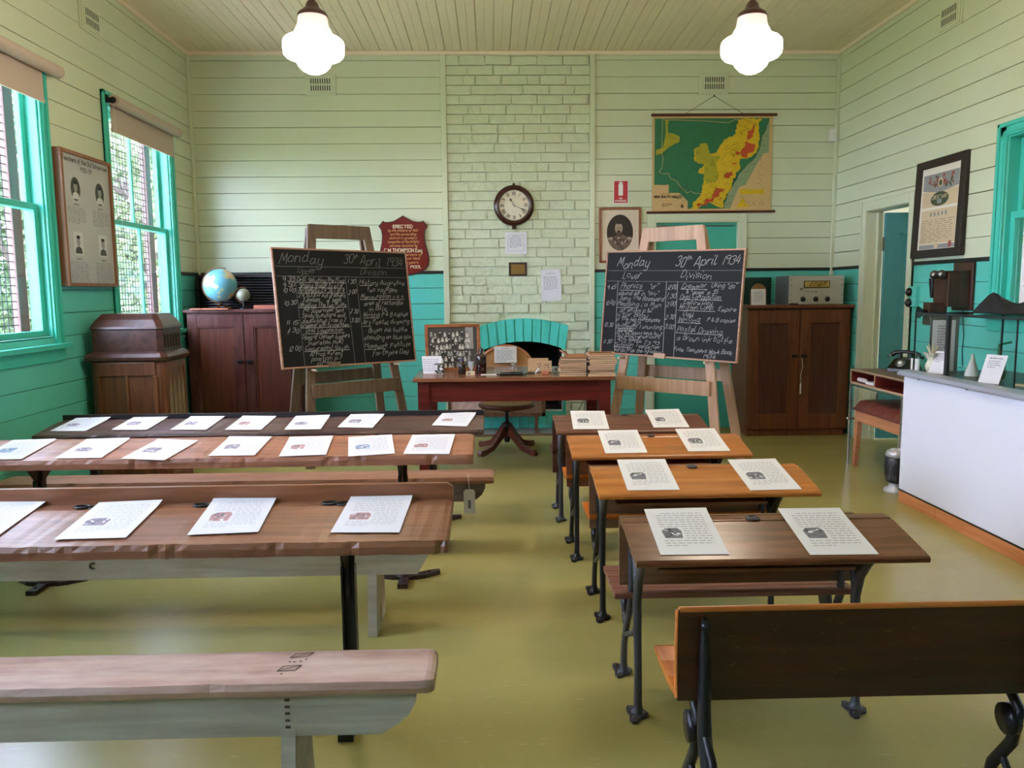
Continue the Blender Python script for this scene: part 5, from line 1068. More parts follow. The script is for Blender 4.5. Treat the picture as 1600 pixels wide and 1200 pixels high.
# ---------------------------------------------------------------- printed sheets on the desks
PPW = mat('warm_white_sheet', (224, 222, 218), .6); PLIGHT = mat('pale_print', (176, 176, 186), .8); PICV = mat('violet_grey_picture', (150, 138, 156), .8, var=.3, vscale=80); PICR = mat('faded_pink_picture', (182, 140, 140), .8, var=.25, vscale=80); PICB = mat('blue_grey_picture', (140, 160, 190), .8, var=.3, vscale=80)
def sheet_mesh(seed, faint):
    g = random.Random(seed); W_, H_ = .21, .297; mb = MB(); c1, c2 = g.uniform(.0, .006), g.uniform(0, .005)
    def zc(x, y): return .0008+c1*max(0, (y-.24)/.057)**2*(x/.21)+c2*max(0, (y-.25)/.047)**2*(1-x/.21)
    nx, ny = 6, 10
    vs = [(W_*i/nx, H_*j/ny, zc(W_*i/nx, H_*j/ny)) for j in range(ny+1) for i in range(nx+1)]
    mb.add(vs, [(j*(nx+1)+i, j*(nx+1)+i+1, (j+1)*(nx+1)+i+1, (j+1)*(nx+1)+i) for j in range(ny) for i in range(nx)], 0, True)
    px0, px1, py0, py1 = .035, .035+g.uniform(.05, .07), .10, .10+g.uniform(.055, .075)
    rows = 15
    for k in range(rows):
        y = .262-k*.0150; xs = .03 if not (py0-.008 < y < py1+.004) else px1+.012; xe = .185 if k < rows-1 else .10
        x = xs+(.02 if k == 0 else 0)
        while x < xe:
            l = min(g.uniform(.008, .022), xe-x)
            mb.add([(x, y, zc(x, y)+.0006), (x+l, y, zc(x+l, y)+.0006), (x+l, y+.0034, zc(x+l, y)+.0006), (x, y+.0034, zc(x, y)+.0006)], [(0, 1, 2, 3)], 1); x += l+.005
    # small engraved picture: an outline of a child's scene made of a few patches
    q = .0010
    pc = [(px0, py0), (px1, py0), (px1+.004, py1-.02), (px1-.006, py1), (px0+.01, py1-.002), (px0-.004, py1-.02)]
    mb.poly([(a, b, q) for a, b in pc], 2)
    cx, cy = (px0+px1)/2, (py0+py1)/2
    for k in range(9):
        a_, b_ = g.uniform(px0+.006, px1-.006), g.uniform(py0+.006, py1-.008); t0 = g.uniform(0, PI); l, w_ = g.uniform(.006, .016), g.uniform(.002, .006)
        P = [(a_+l*math.cos(t)*math.cos(t0)-w_*math.sin(t)*math.sin(t0), b_+l*math.cos(t)*math.sin(t0)+w_*math.sin(t)*math.cos(t0)) for t in [2*PI*j/9 for j in range(9)]]
        P = [(min(max(x, px0), px1), min(max(y, py0), py1)) for x, y in P]; mb.poly([(x, y, q+.0002+.00003*k) for x, y in P], 0 if k % 2 else 3)
    return mb
protos = {}
def sheet(key, nl, nr, plane_pt, slope, lab, grp):
    """nl, nr: near-left and near-right corner on the slanted desk top"""
    # intersect view rays with the desk's slanted plane z = z0 + slope*(y-y0)
    y0, z0 = plane_pt
    def hit(p):
        d = CR*((p[0]-800)/FPX)+CD*((p[1]-600)/FPX)+CF; t = (z0+slope*(0-y0)-CH)/(d.z-slope*d.y); return Vector((0, 0, CH))+d*t
    a, b = hit(nl), hit(nr); ang = math.atan2(b.y-a.y, b.x-a.x)
    if key not in protos:
        mm = {'w': (PPW, mat('soft_print', (150, 150, 152), .8), INKG, mat('picture_shade', (84, 84, 86), .8)), 'v': (PAPER, PLIGHT, PICV, INK), 'r': (PAPER, PLIGHT, PICR, INK), 'b': (PAPER, PLIGHT, PICB, INK)}[key[0]]
        protos[key] = sheet_mesh(int(key[1])*7+ord(key[0]), 0).build('printed_sheet', list(mm)); o = protos[key]
    else: o = protos[key].copy(); COL.objects.link(o)
    c = (a+b)/2; u = Vector((math.cos(ang), math.sin(ang), 0)); u.z = slope*u.y; u.normalize(); nn = Vector((0, -slope, 1)).normalized(); v = nn.cross(u)
    org = c-u*.105+nn*.0015
    o.matrix_world = Matrix(((u.x, v.x, nn.x, org.x), (u.y, v.y, nn.y, org.y), (u.z, v.z, nn.z, org.z), (0, 0, 0, 1)))
    tag(o, lab, 'sheet of paper', grp); return o
G = 'printed sheets on the long desks'; ordn = ['leftmost', 'second from the left', 'third from the left', 'middle', 'third from the right', 'second from the right', 'rightmost']
sl = .032/.285
L1P = [((75, 674), (136, 674), 'v1'), ((171, 672), (232, 672), 'v2'), ((264, 672), (324, 672), 'v3'), ((351, 672), (408, 672), 'r1'), ((442, 672), (503, 671), 'v1'), ((525, 668), (584, 669), 'v2'), ((673, 665), (731, 667), 'r2')]
for (a, b, k), q in zip(L1P, ordn): sheet(k, a, b, (4.535, .587), sl, 'printed sheet on the farthest long desk, %s of the seven' % q, G)
L2P = [((-42, 719), (35, 718), 'b1'), ((83, 717), (160, 716), 'v1'), ((184, 717), (262, 720), 'v2'), ((323, 713), (400, 712), 'v3'), ((434, 714), (511, 711), 'r1'), ((542, 714), (619, 709), 'b2'), ((629, 710), (703, 710), 'r2')]
for (a, b, k), q in zip(L2P, ordn): sheet(k, a, b, (3.570, .642), sl, 'printed sheet on the middle long desk, %s of the seven' % q, G)
for (a, b, k), q in zip([((-118, 842), (-3, 839), 'v3'), ((83, 844), (198, 841), 'v1'), ((289, 837), (407, 832), 'r1'), ((515, 833), (625, 833), 'r2')], ['leftmost, cut by the picture edge', 'second from the left', 'third from the left', 'rightmost']):
    sheet(k, a, b, (2.300, .647), sl, 'printed sheet on the nearest long desk, %s of the four' % q, G)
G2 = 'printed sheets on the double desks'; su = .045/.217
for y0, zz, (a, b), (c, d), nm in ((4.515, .571, ((896, 671), (952, 671)), ((1021, 668.5), (1078, 668)), 'farthest dark brown double desk'), (3.815, .573, ((945, 709), (1013, 708)), ((1076, 706), (1141, 705)), 'honey coloured double desk'),
        (3.065, .575, ((979, 767), (1064, 766)), ((1171, 767), (1254, 765)), 'bright orange double desk'), (2.285, .575, ((1031, 868), (1141, 867)), ((1267, 868), (1372, 867)), 'nearest walnut double desk')):
    i = int(y0)
    sheet('w%d' % (i % 3+1), a, b, (y0+.008, zz), su, 'printed sheet on the left half of the '+nm, G2); sheet('w%d' % ((i+1) % 3+1), c, d, (y0+.008, zz), su, 'printed sheet on the right half of the '+nm, G2)
# ---------------------------------------------------------------- teacher's table
TT = wood('table_top_wood', (104, 62, 42), (140, 90, 62), 'x', .25, scale=2); TR_ = wood('dark_red_table_wood', (70, 18, 12), (98, 30, 20), 'x', .5, scale=2, spec=.25)
TX0, TX1, TY0, TY1, TZ = -.565, .888, 5.66, 6.50, .763
r = thing('teachers_table', 'large dark red wooden table of the teacher before the fireplace', 'table', ((TX0+TX1)/2, (TY0+TY1)/2, 0)); hw, hd = (TX1-TX0)/2, (TY1-TY0)/2
B(-hw, hw, -hd, hd, TZ-.028, TZ).build('table_top', TT, r, bevel=.007, seg=3)
for sx, nm in ((-1, 0), (1, 0)):
    for sy in (-1, 1):
        x_ = sx*(hw-.075); y_ = sy*(hd-.06); MB().cbox((x_, y_, (TZ-.028)/2), (.085, .075, TZ-.028)).build('leg', TR_, r, bevel=.004)
B(-hw+.115, hw-.115, -hd+.035, -hd+.057, TZ-.175, TZ-.028).build('front_apron', TR_, r, bevel=.002)
for sx in (-1, 1): MB().cbox((sx*(hw-.06), 0, TZ-.10), (.022, 2*hd-.2, .145)).build('side_apron', TR_, r, bevel=.002)
B(-hw+.115, hw-.115, hd-.057, hd-.035, TZ-.10, TZ-.028).build('back_apron', TR_, r, bevel=.002)
tz = TZ+.0005
def on(px, py): p = at(px, py, z=tz); return p
# framed class photo
FR = wood('photo_frame_wood', (128, 74, 40), (166, 102, 62), 'x', .35)
r = thing('framed_photo', 'framed black and white class photograph leaning on the teachers table', 'picture', (-.295, 6.16, tz+.003), rot=(-.16, 0, math.radians(8)))
MB().box(-.215, .215, 0, .016, .34, .365).box(-.215, .215, 0, .016, 0, .025).box(-.215, -.19, 0, .016, .025, .34).box(.19, .215, 0, .016, .025, .34).beam((0, .02, .28), (0, .10, .03), .03, .006).build('picture_frame', FR, r, bevel=.003)
mb = MB().box(-.19, .19, .008, .014, .025, .34); g = random.Random(12)
mb.box(.10, .16, .0076, .008, .17, .34, 2); k = 0
for row, (z_, n_, s_) in enumerate(((.300, 9, 1), (.255, 12, 1), (.205, 13, 1), (.155, 13, 1), (.105, 12, 1), (.06, 10, .9))):
    for j in range(n_):
        x_ = -.165+.31*(j+.5*(row % 2)*.6)/n_+g.uniform(-.006, .006); zz = z_+g.uniform(-.008, .008); k += 1; yy = .0074-.00002*k
        mb.poly([(x_-.011, yy, zz-.034), (x_+.011, yy, zz-.034), (x_+.010, yy, zz-.012), (x_, yy, zz-.006), (x_-.010, yy, zz-.012)], g.choice((1, 1, 2, 3))); ell(mb, x_, zz, .0065, .0085, yy-.0001, 1, 8); ell(mb, x_, zz+.006, .007, .004, yy-.00015, 3, 8)
mb.build('class_photo', [mat('photo_mid', (66, 62, 60), .4, var=.4, vscale=20), mat('photo_pale', (196, 190, 180), .4), mat('photo_grey', (146, 140, 134), .4), mat('photo_black', (44, 42, 42), .4)], r)
# folded card
r = thing('folded_card', 'white folded handwritten card at the left end of the teachers table', 'card', on(677, 584)+Vector((0, .02, 0)), rot=(0, 0, .06))
mb = MB(); mb.ext([(-.076, 0, 0), (.072, 0, 0), (.062, .045, .128), (-.086, .045, .128)], (0, .002, 0)); mb.ext([(-.076, .11, 0), (.072, .11, 0), (.062, .047, .128), (-.086, .047, .128)], (0, .002, 0))
v_ = Vector((0, .045, .128)).normalized()
for k in range(7): 
    o_ = Vector((-.070-.0085*(1-k/7), 0, 0))+v_*(.108-.0145*k); dashes(mb, o_+Vector((0, -.001, 0)), U, v_, .115, 1, .01, .004, 1, seed=k, last=1)
tag(mb.build('card_body', [PAPER, mat('violet_ink', (140, 120, 170), .8)], r), None, None)
# glass jar
def jar(px, py, rad, h, lab, lid, fill):
    r = thing('glass_jar', lab, 'jar', on(px, py)); MB().lathe([(rad*.92, .0), (rad, .006), (rad, h*.86), (rad*.9, h*.9), (rad*.88, h*.9), (rad*.94, h*.84), (rad*.94, .008), (.0001, .006)], 28).build('glass_body', GLASS, r)
    MB().lathe([(rad*.96, h*.88), (rad*.96, h), (rad*.9, h*1.01), (.0001, h*1.01)], 28).build('lid', lid, r)
    mb = MB(); g = random.Random(5)
    for k in range(26): a = g.uniform(0, 6.28); q = rad*.7*math.sqrt(g.random()); mb.ball((q*math.cos(a), q*math.sin(a), .015+g.random()*h*.62), rad*.2, g.randrange(3), 8)
    mb.build('contents', fill, r)
jar(687, 586, .040, .085, 'clear glass jar of small grey pieces on the teachers table', STEEL, [mat('pebble_grey', (130, 136, 134), .5), mat('pebble_dark', (60, 70, 66), .5), mat('pebble_white', (200, 200, 196), .5)])
BRG = mat('brown_bottle_glass', (40, 16, 12), .12, coat=.5)
def bottle(px, py, rad, h, neck, lab, side=False):
    r = thing('brown_bottle', lab, 'bottle', on(px, py)); hs = h-.045
    MB().lathe([(rad*.93, 0), (rad, .006), (rad, hs*.86), (rad*.93, hs*.93), (neck*1.5, hs), (neck, hs+.01), (neck, hs+.022)], 28).build('bottle_body', BRG, r)
    MB().lathe([(neck*1.25, hs+.02), (neck*1.3, hs+.028), (neck*1.2, h-.008), (neck*.7, h)], 20).build('stopper', IRONG, r)
    MB().tube([(-rad*.5, -.002, hs*.98), (-rad*.9, 0, hs*1.0), (-rad*1.3, 0, hs*.93)], .004, 6).tube([(neck, 0, hs+.02), (rad*.9, 0, hs*1.02), (neck, 0, hs*1.0)], .0025, 6).build('spout' if side else 'wire_clip', STEEL, r)
bottle(722, 584, .029, .125, .014, 'small dark brown bottle with metal stopper on the teachers table', True)
bottle(752, 583, .040, .19, .013, 'tall dark brown stoneware ink bottle on the teachers table')
ENA = mat('white_enamel', (205, 212, 220), .2)
r = thing('enamel_cup', 'white enamel measuring cup between the two brown bottles', 'cup', on(736, 579)); MB().lathe([(.020, 0), (.026, .07), (.029, .074), (.025, .07), (.019, .004), (.0001, .004)], 24).build('cup_body', ENA, r); MB().tube([(.027, 0, .06), (.048, 0, .055), (.046, 0, .025), (.024, 0, .018)], .004, 6).build('handle', mat('navy_enamel', (40, 50, 80), .2), r)
tag(B(-.032, .032, -.02, .02, 0, .026).box(-.02, .0, -.0205, -.02, .006, .02, 1).build('chalk_box', [mat('cream_box', (206, 186, 150), .6), INK], loc=on(735, 586), bevel=.002), 'small cream box in front of the white enamel cup', 'box')
tag(B(-.06, .06, -.04, .04, 0, .001).build('paper_slip', PAPER, loc=on(764, 585.5)), 'loose white paper slip lying beside the tall brown bottle', 'paper')
# inkstand
r = thing('inkstand', 'metal pen and ink stand with glass well, middle of the teachers table', 'inkstand', on(800, 586.5))
MB().box(-.115, .105, -.03, .035, .006, .014).box(-.09, .08, -.034, .038, 0, .006).build('tray', mat('black_enamel_tray', (22, 24, 28), .2), r, bevel=.003)
for k, x_ in enumerate((-.10, -.075, .07, .09)): MB().tube([(x_-.01, .0, .012), (x_-.012, 0, .04), (x_, 0, .046), (x_+.006, 0, .034)], .003, 6).build('pen_rest', STEEL, r)
for k in range(3): MB().tube([(-.085+.03*k, -.02+.012*k, .02), (.075, -.012+.012*k, .022)], .0035, 6).build('pen', STEEL if k % 2 else BLACK, r)
jar(803, 583, .024, .072, 'small glass ink jar with metal lid on the ink stand', STEEL, [STEEL, mat('jar_silver', (180, 176, 166), .3, metal=.6), mat('jar_dark', (60, 56, 50), .5)])
OLDP = mat('foxed_card', (192, 158, 118), .7, var=.15, vscale=30)
r = thing('letter_rack', 'small wooden letter rack with foxed old cards on the teachers table', 'letter rack', on(843, 582))
mb = MB().box(-.088, .092, .0, .006, 0, .088).box(-.084, .07, .045, .05, 0, .105).box(-.088, .092, 0, .05, 0, .006); g = random.Random(2)
for k in range(16): ell(mb, g.uniform(-.07, .08), g.uniform(.01, .07), g.uniform(.003, .009), g.uniform(.003, .008), -.0004-.00002*k, 1, 8)
mb.build('card_holder', [OLDP, mat('foxing_spot', (136, 112, 92), .7)], r)
tag(B(-.026, .026, -.01, .01, 0, .024).build('pen_nib_box', mat('terracotta_box', (170, 104, 72), .6), loc=on(852, 585), bevel=.002), 'tiny terracotta coloured box before the letter rack', 'box')
tag(MB().tube([(-.05, 0, .006), (.02, .0, .006)], .0045, 8).tube([(.02, 0, .006), (.04, .0, .03), (.05, 0, .046)], .006, 8, 1).build('rubber_stamp', [BLACK, ENA], loc=on(832, 585)), 'small black and white hand tool left of the terracotta box', 'tool')
jar(868, 582, .022, .042, 'small low glass pot between the letter rack and the book stacks', STEEL, [STEEL, mat('pot_dark', (70, 72, 66), .5), STEEL])
# stacks of slate books
BKM = [mat('book_cover_%s' % n_, c, .55, var=.1, vscale=12) for n_, c in (('tan', (172, 124, 82)), ('pink', (190, 140, 120)), ('brown', (132, 84, 54)), ('buff', (196, 156, 108)), ('dark', (92, 60, 42)))]
PGE = mat('page_edge', (206, 176, 140), .8)
g = random.Random(21); proto = None
def stack(px, n_, name, hh, grp):
    base = on(px, 588); z = tz
    for k in range(n_):
        th = hh/n_*g.uniform(.85, 1.1); w_ = .098+g.uniform(-.007, .006); dx = g.uniform(-.008, .008)
        r = thing('thin_book', None, 'book', (base.x+dx, base.y+.075+g.uniform(-.006, .006), z), g.uniform(-.06, .06), grp)
        m = BKM[g.randrange(5)]
        MB().box(-w_, w_, -.075, .075, 0, .0022).box(-w_, w_, -.075, .075, th-.0026, th-.0004).build('cover', m, r, bevel=.0008)
        B(-w_+.004, w_-.004, -.071, .071, .0022, th-.0026).build('pages', PGE, r)
        pos = 'bottom one' if k == 0 else ('top one' if k == n_-1 else '%s from the bottom' % ['', 'second', 'third', 'fourth', 'fifth', 'sixth', 'seventh', 'eighth', 'ninth', 'tenth'][k])
        r['label'] = 'thin old book in the %s on the teachers table, %s' % (name, pos); z += th
    return z
zt_ = stack(897, 9, 'left book stack', .135, 'books in the left stack')
zt2 = stack(941, 10, 'right book stack', .160, 'books in the right stack')
b0 = on(897, 588)
r = thing('pencil_tray', 'small open wooden tray of pencils on top of the left book stack', 'tray', (b0.x, b0.y+.075, zt_))
MB().box(-.06, .09, -.05, .05, 0, .004).box(-.06, .09, -.05, -.045, 0, .022).box(-.06, .09, .045, .05, 0, .022).box(-.06, -.055, -.05, .05, 0, .022).box(.085, .09, -.05, .05, 0, .022).build('tray_body', BKM[0], r, bevel=.001)
PC = [mat('pencil_red', (170, 36, 40), .4), mat('pencil_cream', (214, 186, 150), .4), mat('pencil_dark', (60, 40, 40), .4)]
for k in range(7): MB().tube([(-.04+.003*k, -.03+.008*k, .010), (-.075-.005*k+g.uniform(-.01, .02), -.035+.008*k, .045+g.uniform(-.01, .014))], .0035, 6).build('pencil', PC[k % 3], r)
b0 = on(941, 588)
tag(MB().box(-.095, .095, -.07, .07, 0, .004).box(-.095, .095, -.07, -.058, .004, .010).box(-.095, .095, .058, .07, .004, .010).box(-.095, -.083, -.058, .058, .004, .010).box(.083, .095, -.058, .058, .004, .010).box(-.083, .083, -.058, .058, .004, .006, 1).build('writing_slate', [BKM[0], SLATE], loc=(b0.x, b0.y+.075, zt2+.001)), 'wood framed writing slate on top of the right book stack', 'slate')
tag(B(-.012, .012, -.03, .03, 0, .10).build('upright_tin', BLACK, loc=(on(919, 588).x, on(919, 588).y+.03, tz), bevel=.003), 'narrow black tin standing between the two book stacks', 'tin')
# swivel chair
CW = wood('chair_dark_wood', (84, 34, 24), (118, 54, 38), 'x', .3); CANE = bpy.data.materials.new('woven_cane'); CANE.use_nodes = True; n = CANE.node_tree; p = n.nodes['Principled BSDF']; p.inputs['Roughness'].default_value = .5
tc = n.nodes.new('ShaderNodeTexCoord'); ck = n.nodes.new('ShaderNodeTexChecker'); ck.inputs['Scale'].default_value = 110; ck.inputs['Color1'].default_value = (*lin((206, 160, 108)), 1); ck.inputs['Color2'].default_value = (*lin((132, 88, 54)), 1)
n.links.new(tc.outputs['Object'], ck.inputs['Vector']); n.links.new(ck.outputs[0], p.inputs['Base Color'])
r = thing('swivel_chair', 'wooden swivel chair with round cane seat and cane back behind the table', 'chair', (.125, 6.80, 0), 0)
for k in range(4):
    a = PI/4+k*PI/2; d = Vector((math.cos(a), math.sin(a), 0)); Lg = .325
    P = [(.02, .235), (.06, .215), (.12, .14), (.19, .075), (.27, .052), (Lg, .050), (Lg+.012, .025), (Lg+.008, .0), (Lg-.03, .0), (.25, .014), (.18, .03), (.11, .085), (.05, .13), (.02, .14)]
    n_ = Vector((-d.y, d.x, 0)); MB().ext([d*q-n_*.020+Vector((0, 0, z_)) for q, z_ in P], n_*.040).build('leg', CW, r, bevel=.004)
MB().lathe([(.02, .08), (.028, .10), (.028, .13), (.045, .21), (.05, .235), (.03, .25), (.014, .26), (.014, .34), (.04, .345), (.045, .375), (.0001, .376)], 20).build('swivel_post', IRON, r)
MB().box(-.13, .13, -.02, .02, .355, .385).box(-.02, .02, -.13, .13, .355, .385).build('seat_bracket', IRON, r, bevel=.003)
MB().lathe([(.0001, .385), (.23, .385), (.245, .395), (.245, .415), (.235, .425), (.0001, .425)], 40).build('seat_rim', CW, r)
MB().lathe([(.21, .4255), (.15, .436), (.0001, .443)], 40, caps=False).build('cane_seat', CANE, r)
arc = [(-.225+.0*k, 0, 0) for k in range(0)]
AR = [(.235*math.cos(t)*-1, .245-.03*(1-abs(math.cos(t))), .70+.195*math.sin(t)) for t in [PI*k/20 for k in range(21)]]
MB().tube([(-.19, .17, .40), (-.235, .235, .58)]+AR+[(.235, .235, .58), (.19, .17, .40)], .015, 8).build('back_hoop', wood('chair_back_wood', (160, 100, 62), (190, 126, 84), 'x', .35), r)
MB().tube([AR[0], AR[20]], .012, 8).build('back_rail', wood('chair_rail_wood', (170, 120, 80), (200, 150, 106), 'x', .35), r)
mb = MB(); mb.ext([(x_, y_, z_) for x_, y_, z_ in AR[1:-1]]+[(.23, .245, .705), (-.23, .245, .705)], (0, .004, 0)); mb.build('cane_back', CANE, r)
o = MB().box(-.098, .100, -.002, 0, 0, .143); dashes(o, (-.078, -.0024, .108), U, V, .155, 9, .0115, .0035, 1, seed=4); dashes(o, (-.03, -.0024, .124), U, V, .06, 1, .01, .004, 1, last=1)
tag(o.build('chair_notice', [PAPER, mat('blue_grey_print', (120, 126, 160), .8)], loc=(.121, 7.00, .750)), 'typed white notice hung on the cane back of the swivel chair', 'notice')
# fire screen under the table line, before the hearth
r = thing('fire_screen', 'low wooden fire screen with patterned panels seen beneath the teachers table', 'fire screen', (.045, 7.62, .02))
DW = wood('screen_dark_wood', (72, 48, 34), (100, 70, 48), 'z', .4)
MB().box(-.47, .47, -.012, .012, .15, .19).box(-.47, .47, -.012, .012, .52, .55).box(-.47, -.44, -.012, .012, .15, .52).box(.43, .47, -.012, .012, .15, .52).box(-.15, -.12, -.012, .012, .19, .52).box(.14, .17, -.012, .012, .19, .52).box(-.4, -.36, -.10, .10, 0, .02).box(.36, .40, -.10, .10, 0, .02).box(-.395, -.365, -.012, .012, 0, .16).box(.365, .395, -.012, .012, 0, .16).build('screen_frame', DW, r, bevel=.003)
for k, (a, b, c) in enumerate(((-.44, -.15, (190, 160, 150)), (-.12, .14, (112, 86, 62)), (.17, .43, (104, 80, 60)))): B(a, b, -.004, .004, .19, .52).build('fabric_panel', mat('tapestry_%s' % ['rose', 'brown', 'umber'][k], c, .8, var=.5, vscale=22), r)
# driftwood-like log and cables by the fireplace
tag(MB().tube([(-.12, 0, .03), (-.04, 0, .045), (.05, .01, .03), (.13, 0, .012)], [.012, .02, .018, .008], 8).tube([(-.02, 0, .04), (.06, .02, .055)], .010, 8).build('kindling_branch', mat('tan_branch', (190, 132, 92), .6), loc=(.62, 7.70, .30)), 'tan branch of kindling beside the fire screen', 'branch')['category'] = 'branch'
tag(B(-.13, .13, -.05, .05, 0, .31).build('kindling_box', mat('dark_kindling_box', (40, 30, 26), .7), loc=(.62, 7.72, 0.02), bevel=.003), 'dark low box under the tan branch at the fireplace', 'box') if False else None
tag(MB().tube([(.93, 7.79, .80), (.86, 7.78, .62), (.84, 7.77, .45), (.90, 7.76, .30), (.80, 7.72, .12), (.74, 7.66, .026)], .004, 6).tube([(.94, 7.79, .82), (.93, 7.78, .50), (.90, 7.74, .10), (.89, 7.70, .026)], .004, 6).build('power_cable', BLACK), 'two black cables hanging down the right side of the fireplace', 'cable')
tag(MB().tube([(.985, 7.78, .75), (.97, 7.74, .40), (.94, 7.70, .026)], .0035, 6).build('red_cable', mat('red_cable', (150, 40, 40), .5)), 'thin dark red cable running down beside the fireplace', 'cable')
# ---------------------------------------------------------------- display counter on the right
CXF = 2.628; CY1 = 4.985; CY0 = 1.0
WB = mat('white_laminate', (226, 226, 236), .28); ORW = wood('orange_plinth_wood', (190, 116, 66), (214, 140, 88), 'y', .4, scale=2)
r = thing('display_counter', 'long white fronted display counter with orange wood plinth along the right wall', 'counter', ((CXF+3.28)/2, (CY0+CY1)/2, 0)); ox, oy = (CXF+3.28)/2, (CY0+CY1)/2
def RB(x0, x1, y0, y1, z0, z1, m=0): return B(x0-ox, x1-ox, y0-oy, y1-oy, z0, z1, m)
RB(CXF+.012, 3.28, CY0, CY1, .02, .80).build('counter_body', mat('counter_cream', (216, 200, 190), .4), r)
RB(CXF, CXF+.010, CY0, CY1+.004, .085, .812).build('front_panel', WB, r, bevel=.002)
RB(CXF-.002, CXF+.014, CY0, CY1+.006, .076, .085).build('panel_strip', BLACKT, r)
mb = RB(CXF+.0, CXF+.016, 4.56, CY1+.004, 0, .076); mb.M = Matrix.Translation((-ox, -oy, 0)); mb.box(CXF+.001, CXF+.016, CY0, 4.558, 0, .076); mb.build('plinth', ORW, r, bevel=.002)
RB(CXF+.004, CXF+.012, CY0, CY1, .812, .836).build('top_strip', mat('pinkish_strip', (216, 196, 190), .4), r)
ALU = mat('aluminium_tray', (172, 178, 196), .3, metal=.4)
mb = MB(); mb.M = Matrix.Translation((-ox, -oy, 0)); mb.ext([(CXF-.035, CY1+.02, .822), (CXF-.04, CY1+.02, .830), (CXF-.030, CY1+.02, .850), (CXF+.012, CY1+.02, .856), (CXF+.06, CY1+.02, .856), (CXF+.06, CY1+.02, .836), (CXF+.0, CY1+.02, .830), (CXF-.02, CY1+.02, .822)], (0, -(CY1+.02-CY0), 0)); mb.build('tray_rail', ALU, r, bevel=.002)
for yy, rr in ((4.80, .011), (4.30, .011), (3.6, .011)):
    mb = MB(); mb.M = Matrix.Translation((CXF-.004-ox, yy-oy, .822)) @ Matrix.Rotation(-PI/2, 4, 'Y'); mb.lathe([(rr, 0), (rr, .008), (rr*.5, .010), (.0001, .008)], 16); mb.build('screw', STEEL, r)
RB(CXF+.06, 3.30, CY0, CY1+.04, .80, .842).build('counter_top', mat('black_counter_base', (20, 20, 22), .3), r, bevel=.002)
# glass case on the counter
CS0, CS1, CYE = 2.700, 3.27, 5.02
r = thing('glass_case', 'rectangular glass display case standing on the white counter', 'display case', ((CS0+CS1)/2, 3.2, .842)); ox, oy = (CS0+CS1)/2, 3.2; zt = 1.215-.842
def RC(x0, x1, y0, y1, z0, z1, m=0): return B(x0-ox, x1-ox, y0-oy, y1-oy, z0, z1, m)
mb = RC(CS0, CS0+.005, 1.4, CYE, .0, zt); mb.M = Matrix.Translation((-ox, -oy, 0)); mb.box(CS0, CS1, CYE-.005, CYE, 0, zt).box(CS0, CS1, 1.4, CYE, zt-.006, zt); mb.build('glass_pane', GLASS, r)
mb = MB(); mb.M = Matrix.Translation((-ox, -oy, 0))
mb.box(CS0-.002, CS0+.008, 1.4, CYE+.002, zt-.009, zt+.003).box(CS0-.002, CS1, CYE-.008, CYE+.002, zt-.009, zt+.003).box(CS0-.002, CS0+.006, CYE-.006, CYE+.002, 0, zt).box(CS0-.004, CS0+.014, 4.640, 4.668, 0, zt).box(CS1-.014, CS1, 4.640, 4.66, 0, zt).box(CS1-.01, CS1, CYE-.008, CYE+.002, 0, zt).box(CS0-.001, CS0+.006, 4.028, 4.034, 0, zt)
mb.build('case_edging', STEEL if False else mat('dark_case_edge', (52, 54, 56), .35, metal=.5), r)
GRYM = mat('grey_mount_panel', (98, 112, 112), .5)
mb = MB().box(-.10, .085, 0, .006, 0, .345, 1); mb.box(-.085, .06, -.003, 0, .0, .325, 0)
for k in range(16): dashes(mb, (-.055, -.0034, .285-k*.017), U, V, .075, 1, .01, .005, 2, seed=k, last=g.uniform(.5, 1))
tag(mb.build('list_panel', [PAPER, GRYM, INK], loc=(2.88, 4.985, .845)), 'white typed list on a grey panel at the far end of the glass case', 'panel')
def leaning_card(y, w_, h_, lab, x=CS0+.055):
    mb = MB().box(-w_/2, w_/2, 0, .002, 0, h_); dashes(mb, (-w_*.3, -.0006, h_*.86), U, V, w_*.6, 1, .01, .006, 1, last=1, seed=2); dashes(mb, (-w_*.3, -.0006, h_*.76), U, V, w_*.6, 4, .012, .004, 1, seed=3)
    o = tag(mb.build('display_card', [PAPER, INK], loc=(x, y, .844)), lab, 'card', 'leaning cards in the glass case'); o.rotation_euler = (-.42, 0, math.radians(-66)); return o
leaning_card(4.86, .10, .15, 'pale blue white card leaning inside the far end of the glass case')
leaning_card(4.33, .12, .17, 'pale card with four lines leaning in the middle of the glass case')
leaning_card(3.86, .13, .19, 'pale card leaning in the glass case at the right picture edge')
r = thing('white_ornament', 'white frilly porcelain vase in the far left corner of the glass case', 'vase', (2.775, 4.94, .843))
mb = MB(); PF = []
for i, (q, z_) in enumerate(((.024, 0), (.036, .022), (.040, .045), (.028, .066), (.024, .082), (.038, .104), (.052, .125))):
    PF.append([(q*(1+.12*math.sin(6*t)*(i/6))*math.cos(t), q*(1+.12*math.sin(6*t)*(i/6))*math.sin(t), z_) for t in [2*PI*k/30 for k in range(30)]])
vs = [p_ for q in PF for p_ in q]; mb.add(vs, [(i*30+j, i*30+(j+1) % 30, (i+1)*30+(j+1) % 30, (i+1)*30+j) for i in range(6) for j in range(30)], 0, True)
mb.build('vase_body', mat('cream_porcelain', (222, 222, 200), .15), r)
mb = MB()
for k in range(12): a = k*.9; mb.tube([(0, 0, .08), (.014*math.cos(a), .014*math.sin(a), .13), (.036*math.cos(a), .036*math.sin(a), .165+.01*(k % 3))], [.003, .006, .001], 6)
mb.build('dried_flower', mat('dried_cream', (214, 208, 176), .6), r)
